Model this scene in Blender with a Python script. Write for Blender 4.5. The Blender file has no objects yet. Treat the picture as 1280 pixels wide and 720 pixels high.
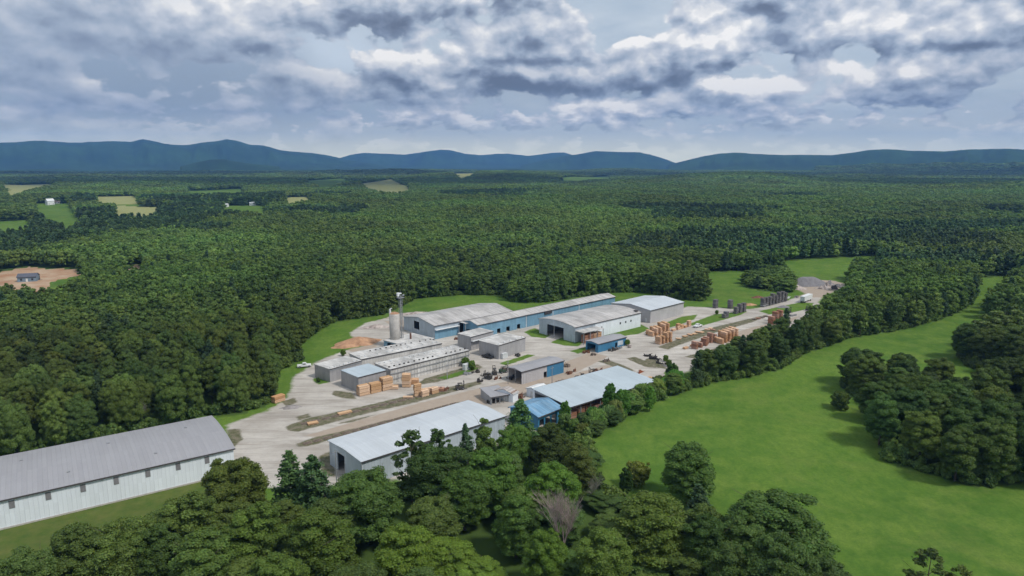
import bpy, bmesh, math, random
import numpy as np
from mathutils import Vector, Matrix, noise as mnoise
random.seed(7); RNG = np.random.default_rng(11)
R = math.radians
sc = bpy.context.scene
col = sc.collection
# ------------------------------------------------------------------ camera model (24 mm drone lens, 80 m up)
F = 854.0; HZ = 204.0; CAMH = 80.0
PT = math.atan((360 - HZ) / F); CP, SP = math.cos(PT), math.sin(PT)
def ray(px, py):
    x = (px - 640) / F; v = (py - 360) / F
    return x, CP - v * SP, -SP - v * CP
def G(px, py, z=0.0):
    dx, dy, dz = ray(px, py)
    if dz > -1e-4: dz = -1e-4
    t = (z - CAMH) / dz
    return dx * t, dy * t
def proj(x, y, z):
    zz = z - CAMH
    d = y * CP - zz * SP; u = y * SP + zz * CP
    d = np.maximum(d, 1e-3)
    return 640 + F * x / d, 360 - F * u / d
# ------------------------------------------------------------------ numpy helpers
def sstep(a, b, x):
    t = np.clip((x - a) / (b - a), 0, 1); return t * t * (3 - 2 * t)
def vnoise(x, y, seed=0):
    x = np.asarray(x, float); y = np.asarray(y, float)
    xi = np.floor(x).astype(np.int64); yi = np.floor(y).astype(np.int64)
    fx = x - xi; fy = y - yi
    fx = fx * fx * (3 - 2 * fx); fy = fy * fy * (3 - 2 * fy)
    def h(i, j):
        n = (i * 374761393 + j * 668265263 + seed * 1442695041) & 0xffffffff
        n = ((n ^ (n >> 13)) * 1274126177) & 0xffffffff
        return ((n ^ (n >> 16)) & 0xffff) / 65535.0
    a = h(xi, yi); b = h(xi + 1, yi); c = h(xi, yi + 1); d = h(xi + 1, yi + 1)
    return (a * (1 - fx) + b * fx) * (1 - fy) + (c * (1 - fx) + d * fx) * fy
def fbm(x, y, seed=0, o=4):
    s = 0; a = .5; f = 1
    for i in range(o):
        s = s + a * vnoise(np.asarray(x) * f, np.asarray(y) * f, seed + i * 17); a *= .5; f *= 2.03
    return s
def inpoly(x, y, poly):
    x = np.asarray(x, float); y = np.asarray(y, float); ins = np.zeros(x.shape, bool)
    n = len(poly)
    for i in range(n):
        x1, y1 = poly[i]; x2, y2 = poly[(i + 1) % n]
        if y1 == y2: continue
        c = ((y1 > y) != (y2 > y)) & (x < (x2 - x1) * (y - y1) / (y2 - y1) + x1)
        ins ^= c
    return ins
def sdist(x, y, poly):
    """signed distance, positive inside"""
    d = np.full(np.shape(x), 1e9)
    n = len(poly)
    for i in range(n):
        x1, y1 = poly[i]; x2, y2 = poly[(i + 1) % n]
        ex, ey = x2 - x1, y2 - y1; L = ex * ex + ey * ey + 1e-9
        t = np.clip(((x - x1) * ex + (y - y1) * ey) / L, 0, 1)
        d = np.minimum(d, np.hypot(x - x1 - t * ex, y - y1 - t * ey))
    return np.where(inpoly(x, y, poly), d, -d)
# ------------------------------------------------------------------ terrain
def elev(px, py):
    dx, dy, dz = ray(px, py); return math.atan2(dx, dy), dz / math.hypot(dx, dy)
RIDGES = [  # distance, half width, outline pixels
 (11500, 1500, [(-700,192),(-300,184),(-120,180),(0,178),(50,176),(100,178),(140,176),(165,177),(178,174),(192,177),(205,180),(235,181),(260,177),(283,174),(300,177),(312,181),(330,182),(350,188),(370,190),(390,191),(410,194),(432,199),(460,204),(500,209)]),
 (13500, 1300, [(395,206),(420,199),(440,193),(455,191),(480,192),(505,193),(530,190),(550,187),(562,187.5),(580,192),(600,194),(620,192),(635,192),(660,195),(690,191),(705,190),(720,195),(760,199),(800,202),(840,206)]),
 (10800, 900, [(650,207),(680,200),(700,196),(720,193),(745,188.5),(775,190),(800,190.5),(812,193),(826,197),(835,200),(850,206)]),
 (9200, 1300, [(835,206),(860,200),(880,195),(900,192),(920,191),(950,192.5),(980,194),(1010,193.5),(1040,194),(1065,191),(1085,188),(1110,187),(1135,188),(1180,189),(1215,186.5),(1240,185.5),(1280,187),(1400,190),(1600,188),(2000,194)]),
 (7600, 500, [(225,208),(245,203),(262,199.5),(280,199),(295,202),(320,205.5),(350,208)]),
 (7000, 700, [(1020,208),(1060,205.5),(1140,204),(1200,204),(1280,203),(1500,203),(2000,204)]),
]
RPROF = []
for r0, w, pts in RIDGES:
    az = []; hz = []
    for px, py in pts:
        a, e = elev(px, py); az.append(a); hz.append(CAMH + r0 * e)
    RPROF.append((r0, w, np.array(az), np.array(hz)))
def T(x, y):
    x = np.asarray(x, float); y = np.asarray(y, float)
    r = np.hypot(x, y); a = np.arctan2(x, y)
    roll = (fbm(x / 900, y / 900, 5, 3) - .44) * 2
    amp = sstep(480, 1500, r) * 38 + sstep(1500, 5000, r) * 24
    z = roll * amp
    z = z * (1 - sstep(7500, 9500, r)) 
    for r0, w, az, hz in RPROF:
        if r0 == 0: continue
        hh = np.interp(a, az, hz, left=-30, right=-30)
        rr = r + (fbm(a * 40, r / 1500, 31, 3) - .45) * w * .9
        prof = np.exp(-((rr - r0) / w) ** 2)
        rav = 1 - .55 * np.abs(fbm(a * 90, r / 900, 77, 4) - .47) * 2 * (1 - prof)
        z = np.maximum(z, hh * prof * rav)
    return z
def Gt(px, py):
    x, y = G(px, py)
    for _ in range(6):
        z = min(float(T(x, y)), 60); x, y = G(px, py, z)
    return x, y
# ------------------------------------------------------------------ land cover polygons (from ground pixels)
P = lambda pts: [G(a, b) for a, b in pts]
Pt = lambda pts: [Gt(a, b) for a, b in pts]
SITE = P([(-500,720),(-200,635),(0,582),(120,553),(262,518),(275,520),(304,516),(333,507),(345,494),(343,480),(350,462),(378,450),(372,434),(398,414),(422,401),(450,398),(480,393),(505,382),(520,373),(575,369),(624,369),(642,378),(684,378),(755,366),(771,366),(800,365),
          (848,374),(866,376),(880,377),(880,352),(868,346),(848,341),(938,339),(943,346),(925,352),(940,362),(984,366),(992,352),(985,345),(964,328),(1020,324),(1094,321),(1100,346),(1078,348),(1058,348),(1075,352),(1066,362),(1062,385),(1040,405),(1000,423),(960,438),(915,456),(860,479),(845,486),(800,505),(760,526),(735,537),
          (732,548),(700,560),(640,560),(630,580),(560,615),(430,620),(415,625),(400,645),(330,650),(300,650),(250,660),(200,685),(60,730),(0,750),(-500,950)])
PAST = P([(735,546),(756,538),(776,528),(793,515),(811,506),(840,495),(870,486),(900,477),(939,471),(978,461),(1001,444),(1048,428),(1067,422),(1106,416),(1133,411),(1172,401),(1205,386),(1219,376),(1219,362),(1216,348),(1268,346),(1270,356),(1256,375),(1262,378),(1500,385),(2200,420),(2600,700),(2600,1500),(1200,1500),(1085,900),(1075,790),(1020,760),(960,745),(900,715),(880,660),(800,650),(752,610)])
CL1 = P([(1050,478),(1060,492),(1090,506),(1098,556),(1110,578),(1153,590),(1200,604),(1232,610),(1280,603),(1500,640),(1900,700),(1900,520),(1500,500),(1250,500),(1195,512),(1145,484),(1085,476)])
CL2 = P([(1197,446),(1212,460),(1280,478),(1500,520),(1900,540),(1900,440),(1500,425),(1260,420),(1225,425),(1205,436)])
CL3 = P([(1232,396),(1262,405),(1500,425),(2200,470),(2200,400),(1500,376),(1270,372),(1245,384)])
FARCL = [
 ('grass', [(-40,276),(0,277),(39,275),(39,284),(0,286),(-40,287)]),
 ('grass', [(42,256),(87,258),(102,278),(84,284),(60,272),(45,265)]),
 ('hay', [(143,257),(203,259),(190,268),(143,268)]),
 ('grass', [(275,257),(330,258),(332,264),(280,263)]),
 ('hay', [(448,230),(489,224),(514,233),(495,243),(470,238)]),
 ('hay', [(556,216.5),(606,217),(590,222),(576,224)]),
 
 ('hay', [(0,232),(60,230),(75,233),(10,236)]),
 ('grass', [(230,239),(300,236),(310,240),(240,243)]),
 ('hay', [(640,214),(690,213),(690,215),(645,216)]),
 ('hay', [(118,246),(168,245),(175,249),(122,250)]),
 ('grass', [(700,222),(760,220),(765,223),(705,225)]),
 ('hay', [(355,247),(385,246),(388,249),(358,250)]),
 ('grass', [(380,226),(430,223),(440,229),(400,232)]),
 ('dirt', [(-30,345),(0,340),(38,333),(62,337),(96,335),(106,342),(104,356),(88,364),(58,369),(0,362),(-30,360)]),
 ('dirt', [(152,335),(172,331),(180,334),(176,341),(156,344)]),
]
FARCL = [(k, Pt(p)) for k, p in FARCL]
FARCL = [(k, p) for k, p in FARCL if max(math.hypot(*q) for q in p) < 7000]
def cleared(x, y):
    c = inpoly(x, y, SITE)
    ip = inpoly(x, y, PAST) & ~(inpoly(x, y, CL1) | inpoly(x, y, CL2) | inpoly(x, y, CL3))
    c |= ip
    c |= (np.hypot(x, y) < 66)
    for k, p in FARCL:
        far = np.hypot(*np.mean(p, 0)) > 5000
        for q in ((1, 1.02, 1.04) if far else (1, 1.06, 1.12, 1.17, 1.21) if k != 'dirt' else (1, 1.06, 1.1, 1.14)):
            c |= inpoly(x * q, y * q, p)
    return c
# ------------------------------------------------------------------ material helpers
def newmat(name):
    m = bpy.data.materials.new(name); m.use_nodes = True
    nt = m.node_tree; nt.nodes.clear()
    return m, nt
def N(nt, t, **kw):
    n = nt.nodes.new(t)
    for k, v in kw.items():
        if k.startswith('i_'):
            n.inputs[int(k[2:]) if k[2:].isdigit() else k[2:].replace('_', ' ')].default_value = v
        else: setattr(n, k, v)
    return n
def L(nt, a, b): nt.links.new(a, b)
def out_principled(nt, rough=.8, spec=.3, metal=0):
    b = N(nt, 'ShaderNodeBsdfPrincipled'); o = N(nt, 'ShaderNodeOutputMaterial')
    b.inputs['Roughness'].default_value = rough; b.inputs['Specular IOR Level'].default_value = spec
    b.inputs['Metallic'].default_value = metal
    L(nt, b.outputs[0], o.inputs[0]); return b
def mixc(nt, fac, a, b, mode='MIX'):
    m = nt.nodes.new('ShaderNodeMix'); m.data_type = 'RGBA'; m.blend_type = mode
    for s, v in ((m.inputs[0], fac), (m.inputs[6], a), (m.inputs[7], b)):
        if isinstance(v, bpy.types.NodeSocket): L(nt, v, s)
        elif isinstance(v, (tuple, list)): s.default_value = (*v[:3], 1)
        else: s.default_value = v
    return m.outputs[2]
def noise(nt, vec, scale, detail=4, rough=.55, dist=0, dim='3D'):
    n = N(nt, 'ShaderNodeTexNoise'); n.inputs['Scale'].default_value = scale; n.inputs['Detail'].default_value = detail
    n.inputs['Roughness'].default_value = rough; n.inputs['Distortion'].default_value = dist
    if vec is not None: L(nt, vec, n.inputs['Vector'])
    return n.outputs[0]
def mr(nt, v, a, b, c=0., d=1., smooth=False):
    n = N(nt, 'ShaderNodeMapRange'); n.inputs[1].default_value = a; n.inputs[2].default_value = b
    n.inputs[3].default_value = c; n.inputs[4].default_value = d
    if smooth: n.interpolation_type = 'SMOOTHSTEP'
    L(nt, v, n.inputs[0]); return n.outputs[0]
def mth(nt, op, a, b=0., c=None):
    n = N(nt, 'ShaderNodeMath'); n.operation = op
    for i, v in enumerate((a, b, c)):
        if v is None: continue
        if isinstance(v, bpy.types.NodeSocket): L(nt, v, n.inputs[i])
        else: n.inputs[i].default_value = v
    return n.outputs[0]
def bump(nt, h, strength, dist, b):
    n = N(nt, 'ShaderNodeBump'); n.inputs['Strength'].default_value = strength; n.inputs['Distance'].default_value = dist
    L(nt, h, n.inputs['Height']); L(nt, n.outputs[0], b.inputs['Normal'])
def mapping(nt, vec, rot=(0,0,0), scale=(1,1,1)):
    n = N(nt, 'ShaderNodeMapping'); n.inputs['Rotation'].default_value = rot; n.inputs['Scale'].default_value = scale
    L(nt, vec, n.inputs[0]); return n.outputs[0]
def metal_sheet(name, colr, var=.12, rib=1.0, axis='X', rough=.55, rust=0, streak=.5, seam=6.0, grime=(.12,.11,.1), ribdark=.12):
    """painted or bare corrugated sheet; ribs run across 'axis' (object space metres)"""
    m, nt = newmat(name); b = out_principled(nt, rough, .35)
    tc = N(nt, 'ShaderNodeTexCoord').outputs['Object']
    sx = N(nt, 'ShaderNodeSeparateXYZ'); L(nt, tc, sx.inputs[0])
    ax = {'X': 0, 'Y': 1, 'XY': 2}[axis]
    u = sx.outputs[ax] if ax < 2 else mth(nt, 'ADD', sx.outputs[0], sx.outputs[1])
    fr = mth(nt, 'FRACT', mth(nt, 'MULTIPLY', u, 1 / rib))
    ribm = mr(nt, mth(nt, 'ABSOLUTE', mth(nt, 'SUBTRACT', fr, .5)), .38, .5)
    # panels differ a little from each other
    wn = N(nt, 'ShaderNodeTexWhiteNoise'); wn.noise_dimensions = '2D'
    cx = N(nt, 'ShaderNodeCombineXYZ'); L(nt, mth(nt, 'FLOOR', mth(nt, 'MULTIPLY', u, 1 / rib)), cx.inputs[0])
    L(nt, mth(nt, 'FLOOR', mth(nt, 'MULTIPLY', sx.outputs[1 if ax == 0 else 0], 1 / seam)) if ax < 2 else mth(nt, 'FLOOR', mth(nt, 'MULTIPLY', sx.outputs[2], .3)), cx.inputs[1])
    L(nt, cx.outputs[0], wn.inputs[0])
    n1 = noise(nt, tc, .12, 5, .6)
    stv = mapping(nt, tc, scale=(3, .25, .25) if axis == 'X' else (.25, 3, .25) if axis == 'Y' else (2, 2, .15))
    n2 = noise(nt, stv, .8, 4, .6)
    val = mth(nt, 'ADD', mr(nt, wn.outputs[0], 0, 1, -var * .8, var * .8), mr(nt, n1, .3, .7, -var, var))
    c = mixc(nt, 1., colr, mixc(nt, 1., (1,1,1), (1,1,1)), 'MULTIPLY')
    hs = N(nt, 'ShaderNodeHueSaturation'); L(nt, c, hs.inputs['Color']); L(nt, mth(nt, 'ADD', 1, val), hs.inputs['Value'])
    c = mixc(nt, mth(nt, 'MULTIPLY', mr(nt, n2, .48, .8), streak * .6), hs.outputs[0], grime)
    c = mixc(nt, mth(nt, 'MULTIPLY', ribm, ribdark), c, (.03,.03,.03))
    if rust:
        rn = noise(nt, stv, .5, 6, .7)
        c = mixc(nt, mr(nt, rn, .62 - rust * .25, .75 - rust * .2), c, (.16,.07,.035))
    L(nt, c, b.inputs['Base Color'])
    bump(nt, ribm, .6, .06, b)
    return m
def plain(name, colr, var=.2, scale=1.5, rough=.7, spec=.3, bmp=.2, c2=None):
    m, nt = newmat(name); b = out_principled(nt, rough, spec)
    tc = N(nt, 'ShaderNodeTexCoord').outputs['Object']
    n1 = noise(nt, tc, scale, 6, .6)
    d = c2 or tuple(v * (1 - var * 1.6) for v in colr); l = tuple(min(1, v * (1 + var)) for v in colr)
    c = mixc(nt, mr(nt, n1, .3, .7), d, l)
    L(nt, c, b.inputs['Base Color']); bump(nt, n1, bmp, .1, b)
    return m
def boards(name, colr, pitch=.11):
    """sawn timber: layers of boards with dark gaps, ends varied"""
    m, nt = newmat(name); b = out_principled(nt, .75, .2)
    tc = N(nt, 'ShaderNodeTexCoord').outputs['Object']
    sx = N(nt, 'ShaderNodeSeparateXYZ'); L(nt, tc, sx.inputs[0])
    ly = mth(nt, 'MULTIPLY', sx.outputs[2], 1 / pitch)
    gap = mr(nt, mth(nt, 'ABSOLUTE', mth(nt, 'SUBTRACT', mth(nt, 'FRACT', ly), .5)), .36, .46)
    oi = N(nt, 'ShaderNodeObjectInfo')
    wn = N(nt, 'ShaderNodeTexWhiteNoise'); wn.noise_dimensions = '4D'
    cx = N(nt, 'ShaderNodeCombineXYZ'); L(nt, mth(nt, 'FLOOR', ly), cx.inputs[2]); L(nt, mth(nt, 'FLOOR', mth(nt, 'MULTIPLY', sx.outputs[1], 6)), cx.inputs[1])
    L(nt, cx.outputs[0], wn.inputs[0]); L(nt, oi.outputs['Random'], wn.inputs[1])
    c = mixc(nt, wn.outputs[0], tuple(v * .78 for v in colr), tuple(v * 1.18 for v in colr))
    hs = N(nt, 'ShaderNodeHueSaturation'); L(nt, c, hs.inputs['Color'])
    L(nt, mr(nt, oi.outputs['Random'], 0, 1, .82, 1.15), hs.inputs['Value']); L(nt, mr(nt, oi.outputs['Random'], 0, 1, 1.1, .8), hs.inputs['Saturation'])
    c = mixc(nt, mth(nt, 'MULTIPLY', gap, .55), hs.outputs[0], (.06,.035,.02))
    L(nt, c, b.inputs['Base Color']); return m

M = {}
M['roof_grey'] = metal_sheet('aged grey roof sheet', (.43,.415,.405), .22, 1.0, 'X', streak=.9, seam=7, grime=(.22,.19,.17))
M['roof_grey_plain'] = metal_sheet('even grey roof sheet', (.31,.31,.33), .045, 1.0, 'X', streak=.12, seam=12, grime=(.16,.155,.16), ribdark=.06)
M['roof_white'] = metal_sheet('white roof sheet', (.50,.54,.58), .05, 1.0, 'X', streak=.12, seam=14, grime=(.36,.38,.4), ribdark=.06)
M['roof_light'] = metal_sheet('pale blue grey roof sheet', (.42,.49,.54), .06, 1.0, 'X', streak=.18, seam=9, grime=(.33,.37,.4), ribdark=.08)
M['roof_kiln'] = metal_sheet('dirty pale kiln roof', (.50,.49,.475), .25, 1.6, 'X', streak=.9, seam=3, grime=(.16,.15,.14))
M['roof_blue'] = metal_sheet('blue roof sheet', (.13,.27,.42), .2, .9, 'X', streak=1.2, seam=5, grime=(.45,.55,.6))
M['roof_tin'] = metal_sheet('rusty tin roof', (.42,.39,.37), .15, .8, 'Y', rust=.5)
M['wall_white'] = metal_sheet('white wall sheet', (.70,.75,.80), .05, .9, 'XY', streak=.15, grime=(.4,.42,.44), ribdark=.07)
M['wall_grey'] = metal_sheet('galvanised wall sheet', (.33,.34,.355), .1, .9, 'XY', streak=.25)
M['wall_beige'] = metal_sheet('pale beige wall sheet', (.42,.41,.42), .06, .9, 'XY', streak=.15, grime=(.3,.29,.28), ribdark=.07)
M['wall_palegrey'] = metal_sheet('pale blue white wall sheet', (.41,.47,.52), .12, .9, 'XY', streak=.4, grime=(.25,.27,.28))
M['wall_blue'] = metal_sheet('faded blue wall sheet', (.15,.29,.40), .12, .9, 'XY', streak=.35, grime=(.25,.33,.37))
M['wall_deepblue'] = metal_sheet('blue wall sheet', (.045,.18,.32), .08, .9, 'XY', streak=.2, grime=(.15,.2,.25))
M['kiln_panel'] = metal_sheet('kiln wall panel', (.50,.49,.47), .16, 1.2, 'XY', streak=.7, grime=(.27,.255,.235), ribdark=.18)
M['kiln_dark'] = metal_sheet('grey kiln wall', (.33,.325,.33), .1, 1.5, 'XY', streak=.35, grime=(.17,.165,.16), ribdark=.15)
M['trim_dark'] = plain('dark trim', (.075,.07,.07)); M['trim_light'] = plain('light trim', (.55,.57,.58), .1)
M['dark_inside'] = plain('dark steel and inside shade', (.05,.045,.045)); M['white'] = plain('white painted', (.68,.7,.71), .08)
M['concrete'] = plain('concrete', (.44,.42,.39), .12, .8, .85); M['conc_strip'] = plain('concrete apron', (.40,.39,.36), .15, .8, .85)
M['steel'] = plain('galvanised steel', (.26,.27,.28), .15, 2, .5, .5); M['rust'] = plain('rusty steel', (.16,.075,.045), .3, 2)
M['rubber'] = plain('tyre rubber', (.025,.025,.025)); M['yellow'] = plain('faded yellow paint', (.30,.2,.05)); M['machine'] = plain('grimy machine paint', (.065,.06,.055), .3)
M['orange'] = plain('faded orange paint', (.28,.09,.04)); M['green_paint'] = plain('grimy green paint', (.05,.08,.05), .3); M['carblack'] = plain('dark car paint', (.02,.022,.026), .1, 1, .3, .5)
M['glass'] = plain('dark window glass', (.03,.04,.05), .1, 1, .15, .5, 0)
M['lum'] = boards('fresh sawn lumber', (.62,.40,.235)); M['lum2'] = boards('orange sawn lumber', (.62,.37,.21)); M['lumred'] = boards('red brown lumber', (.40,.21,.14)); M['lumgrey'] = boards('weathered grey stickered lumber', (.17,.165,.17), .3)
M['logs'] = plain('old timbers', (.2,.16,.13), .3, 1.2); M['bark'] = plain('tree bark', (.11,.09,.07), .3, 2, .9); M['deadwood'] = plain('bleached dead wood', (.42,.33,.30), .2, 2, .9)
M['deadwood_grey'] = plain('grey dead wood', (.25,.235,.21), .2, 2, .9)
M['sawdust'] = plain('sawdust', (.42,.25,.15), .25, .4, .95, c2=(.27,.15,.09)); M['gravelheap'] = plain('crushed stone', (.27,.25,.245), .2, .6, .95); M['rubble'] = plain('mixed rubble', (.4,.35,.32), .35, .5, .95, c2=(.16,.13,.12)); M['heapblue'] = plain('blue grey crushed stone', (.2,.195,.205), .15, .6, .95)
M['brick'] = plain('brown brick wall', (.25,.13,.1), .15); M['shingle'] = plain('dark roof shingles', (.10,.11,.14), .1, 1); M['siding'] = plain('blue grey siding', (.19,.26,.33), .08, 1)
M['shingle_brown'] = plain('brown roof shingles', (.17,.14,.125), .1, 1)

# ground ----------------------------------------------------------------
def grass_color(nt, pos):
    n1 = noise(nt, pos, .012, 5, .6); n2 = noise(nt, pos, .09, 6, .62)
    n3 = noise(nt, mapping(nt, pos, rot=(0, 0, R(-25)), scale=(1, .6, 1)), .45, 6, .7)
    c = mixc(nt, mr(nt, n1, .38, .62), (.072,.146,.022), (.122,.212,.032))
    c = mixc(nt, mth(nt, 'MULTIPLY', mr(nt, n2, .42, .64), .75), c, (.16,.235,.042))
    c = mixc(nt, mth(nt, 'MULTIPLY', mr(nt, n3, .4, .66), .42), c, (.035,.10,.010))
    n4 = noise(nt, pos, .035, 4, .7, 1.0)
    c = mixc(nt, mth(nt, 'MULTIPLY', mr(nt, n4, .54, .74), .5), c, (.16,.19,.05))
    n5 = noise(nt, pos, 1.3, 4, .8)
    c = mixc(nt, mth(nt, 'MULTIPLY', mr(nt, n5, .4, .65), .45), c, (.045,.10,.016))
    return c, n3
def attr(nt, name):
    a = N(nt, 'ShaderNodeAttribute'); a.attribute_name = name; return a
def make_ground_mat():
    m, nt = newmat('grass and woodland ground'); b = out_principled(nt, .95, .1)
    pos = N(nt, 'ShaderNodeNewGeometry').outputs['Position']
    g, n3 = grass_color(nt, pos)
    cv = attr(nt, 'cover'); sp = N(nt, 'ShaderNodeSeparateColor'); L(nt, cv.outputs['Color'], sp.inputs[0])
    nn = noise(nt, pos, .12, 5, .65)
    def thr(w, k=.5, s=.18):
        return mr(nt, mth(nt, 'ADD', w, mth(nt, 'MULTIPLY', mth(nt, 'SUBTRACT', nn, .5), k)), .5 - s, .5 + s)
    # past the last standing trees the ground itself carries the canopy's colour
    ln = N(nt, 'ShaderNodeVectorMath'); ln.operation = 'LENGTH'; L(nt, pos, ln.inputs[0])
    cn = noise(nt, pos, .0016, 5, .6); cn2 = noise(nt, pos, .012, 6, .65)
    can = mixc(nt, mr(nt, cn, .38, .62), (.018,.045,.018), (.035,.085,.026))
    can = mixc(nt, mth(nt, 'MULTIPLY', mr(nt, cn2, .4, .7), .6), can, (.012,.028,.013))
    floor = mixc(nt, mr(nt, ln.outputs['Value'], 1200, 3000), mixc(nt, nn, (.045,.085,.02), (.075,.12,.028)), can)
    hay = mixc(nt, nn, (.24,.27,.10), (.34,.33,.15))
    dn = noise(nt, pos, .05, 5, .65)
    dirt = mixc(nt, mr(nt, dn, .35, .65), (.34,.19,.11), (.46,.36,.26))
    lawn = attr(nt, 'rough'); 
    rg = mixc(nt, mr(nt, noise(nt, pos, .25, 5, .7), .35, .65), (.055,.085,.02), (.12,.115,.04))
    c = mixc(nt, mth(nt, 'MULTIPLY', lawn.outputs['Fac'], .85), g, rg)
    c = mixc(nt, thr(sp.outputs[1]), c, hay)
    c = mixc(nt, thr(sp.outputs[2], 1.1), c, dirt)
    c = mixc(nt, thr(sp.outputs[0], 1.1, .3), c, floor)
    L(nt, c, b.inputs['Base Color']); bump(nt, n3, .5, .35, b)
    return m
def make_gravel_mat():
    m, nt = newmat('compacted gravel yard'); b = out_principled(nt, .95, .1)
    pos = N(nt, 'ShaderNodeNewGeometry').outputs['Position']
    g, n3 = grass_color(nt, pos)
    rot = mapping(nt, pos, rot=(0, 0, R(-42)), scale=(.18, 1, 1))
    n1 = noise(nt, pos, .045, 6, .65); n2 = noise(nt, rot, .28, 6, .62, .6); n4 = noise(nt, pos, .9, 5, .75)
    c = mixc(nt, mr(nt, n1, .35, .65), (.37,.34,.305), (.54,.51,.47))
    c = mixc(nt, mth(nt, 'MULTIPLY', mr(nt, n2, .45, .66), .65), c, (.25,.225,.195))
    c = mixc(nt, mth(nt, 'MULTIPLY', mr(nt, n4, .5, .75), .35), c, (.22,.195,.165))
    rot2 = mapping(nt, pos, rot=(0, 0, R(-38)), scale=(.06, 1, 1))
    c = mixc(nt, mth(nt, 'MULTIPLY', mr(nt, noise(nt, rot2, .75, 3, .5, .3), .58, .68), .45), c, (.52,.50,.47))
    cv = attr(nt, 'cover'); sp = N(nt, 'ShaderNodeSeparateColor'); L(nt, cv.outputs['Color'], sp.inputs[0])
    nn = noise(nt, pos, .35, 6, .7)
    def thr(w, k=.9, s=.16):
        return mr(nt, mth(nt, 'ADD', w, mth(nt, 'MULTIPLY', mth(nt, 'SUBTRACT', nn, .5), k)), .5 - s, .5 + s)
    pk = mixc(nt, nn, (.30,.24,.19), (.42,.36,.30))
    c = mixc(nt, thr(sp.outputs[2]), c, pk)                                  # bare earth
    wd = mixc(nt, mr(nt, noise(nt, pos, .5, 5, .7), .35, .65), (.075,.085,.035), (.21,.185,.14))
    c = mixc(nt, thr(sp.outputs[1]), c, wd)                                  # weedy strips
    c = mixc(nt, thr(sp.outputs[0]), c, g)                                   # grass
    L(nt, c, b.inputs['Base Color']); bump(nt, n4, .4, .12, b)
    return m
# ------------------------------------------------------------------ mesh helpers
def tag(o, label=None, cat=None, group=None, kind=None):
    if label: o['label'] = label
    if cat: o['category'] = cat
    if group: o['group'] = group
    if kind: o['kind'] = kind
    return o
def from_np(name, V, Fq, mat=None, parent=None, smooth=False, attrs=None):
    me = bpy.data.meshes.new(name)
    V = np.asarray(V, np.float32); Fq = np.asarray(Fq, np.int32)
    me.vertices.add(len(V)); me.vertices.foreach_set('co', V.ravel())
    k = Fq.shape[1]
    me.loops.add(Fq.size); me.loops.foreach_set('vertex_index', Fq.ravel())
    me.polygons.add(len(Fq)); me.polygons.foreach_set('loop_start', np.arange(0, Fq.size, k, dtype=np.int32))
    me.polygons.foreach_set('loop_total', np.full(len(Fq), k, np.int32))
    me.update(calc_edges=True)
    if smooth: me.polygons.foreach_set('use_smooth', np.ones(len(Fq), bool))
    for an, dom, arr in attrs or []:
        a = me.attributes.new(an, 'FLOAT_COLOR', dom); a.data.foreach_set('color', np.asarray(arr, np.float32).ravel())
    if mat: me.materials.append(mat)
    o = bpy.data.objects.new(name, me)
    if parent is not False: col.objects.link(o)
    if parent: o.parent = parent
    return o
class MB:
    def __init__(s): s.v = []; s.f = []
    def add(s, v, f):
        n = len(s.v); s.v += [tuple(p) for p in v]; s.f += [tuple(i + n for i in q) for q in f]; return s
    def box(s, x0, x1, y0, y1, z0, z1):
        v = [(x0,y0,z0),(x1,y0,z0),(x1,y1,z0),(x0,y1,z0),(x0,y0,z1),(x1,y0,z1),(x1,y1,z1),(x0,y1,z1)]
        return s.add(v, [(3,2,1,0),(4,5,6,7),(0,1,5,4),(1,2,6,5),(2,3,7,6),(3,0,4,7)])
    def prism(s, poly, axis, a, b):
        """extrude a 2D polygon: axis 'x' poly=(y,z); 'y' poly=(x,z); 'z' poly=(x,y)"""
        f = {'x': lambda p, t: (t, p[0], p[1]), 'y': lambda p, t: (p[0], t, p[1]), 'z': lambda p, t: (p[0], p[1], t)}[axis]
        n = len(poly); v = [f(p, a) for p in poly] + [f(p, b) for p in poly]
        return s.add(v, [tuple(range(n))[::-1], tuple(range(n, 2*n))] + [(i, (i+1) % n, n + (i+1) % n, n + i) for i in range(n)])
    def tube(s, p0, p1, r0, r1=None, n=8, caps=True):
        r1 = r0 if r1 is None else r1
        p0 = Vector(p0); p1 = Vector(p1); d = (p1 - p0).normalized()
        u = d.orthogonal().normalized(); w = d.cross(u)
        v = []
        for p, r in ((p0, r0), (p1, r1)):
            for i in range(n):
                a = 2 * math.pi * i / n; v.append(p + (u * math.cos(a) + w * math.sin(a)) * r)
        f = [(i, (i+1) % n, n + (i+1) % n, n + i) for i in range(n)]
        if caps: f += [tuple(range(n))[::-1], tuple(range(n, 2*n))]
        return s.add(v, f)
    def build(s, name, mat, parent=None, smooth=False, link=True):
        me = bpy.data.meshes.new(name); me.from_pydata(s.v, [], s.f); me.update()
        bm = bmesh.new(); bm.from_mesh(me); bmesh.ops.recalc_face_normals(bm, faces=bm.faces); bm.to_mesh(me); bm.free()
        if mat: me.materials.append(mat)
        if smooth: me.polygons.foreach_set('use_smooth', [True] * len(me.polygons))
        o = bpy.data.objects.new(name, me)
        if link: col.objects.link(o)
        if parent: o.parent = parent
        return o
def empty(name, loc, rz=0, label=None, cat=None, group=None):
    o = bpy.data.objects.new(name, None); col.objects.link(o)
    o.location = loc; o.rotation_euler = (0, 0, rz); o.empty_display_size = .5
    return tag(o, label, cat, group)
def copy_tree(o, parent=None):
    c = o.copy(); col.objects.link(c)
    if parent: c.parent = parent
    for ch in list(o.children): copy_tree(ch, c)
    return c
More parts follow.
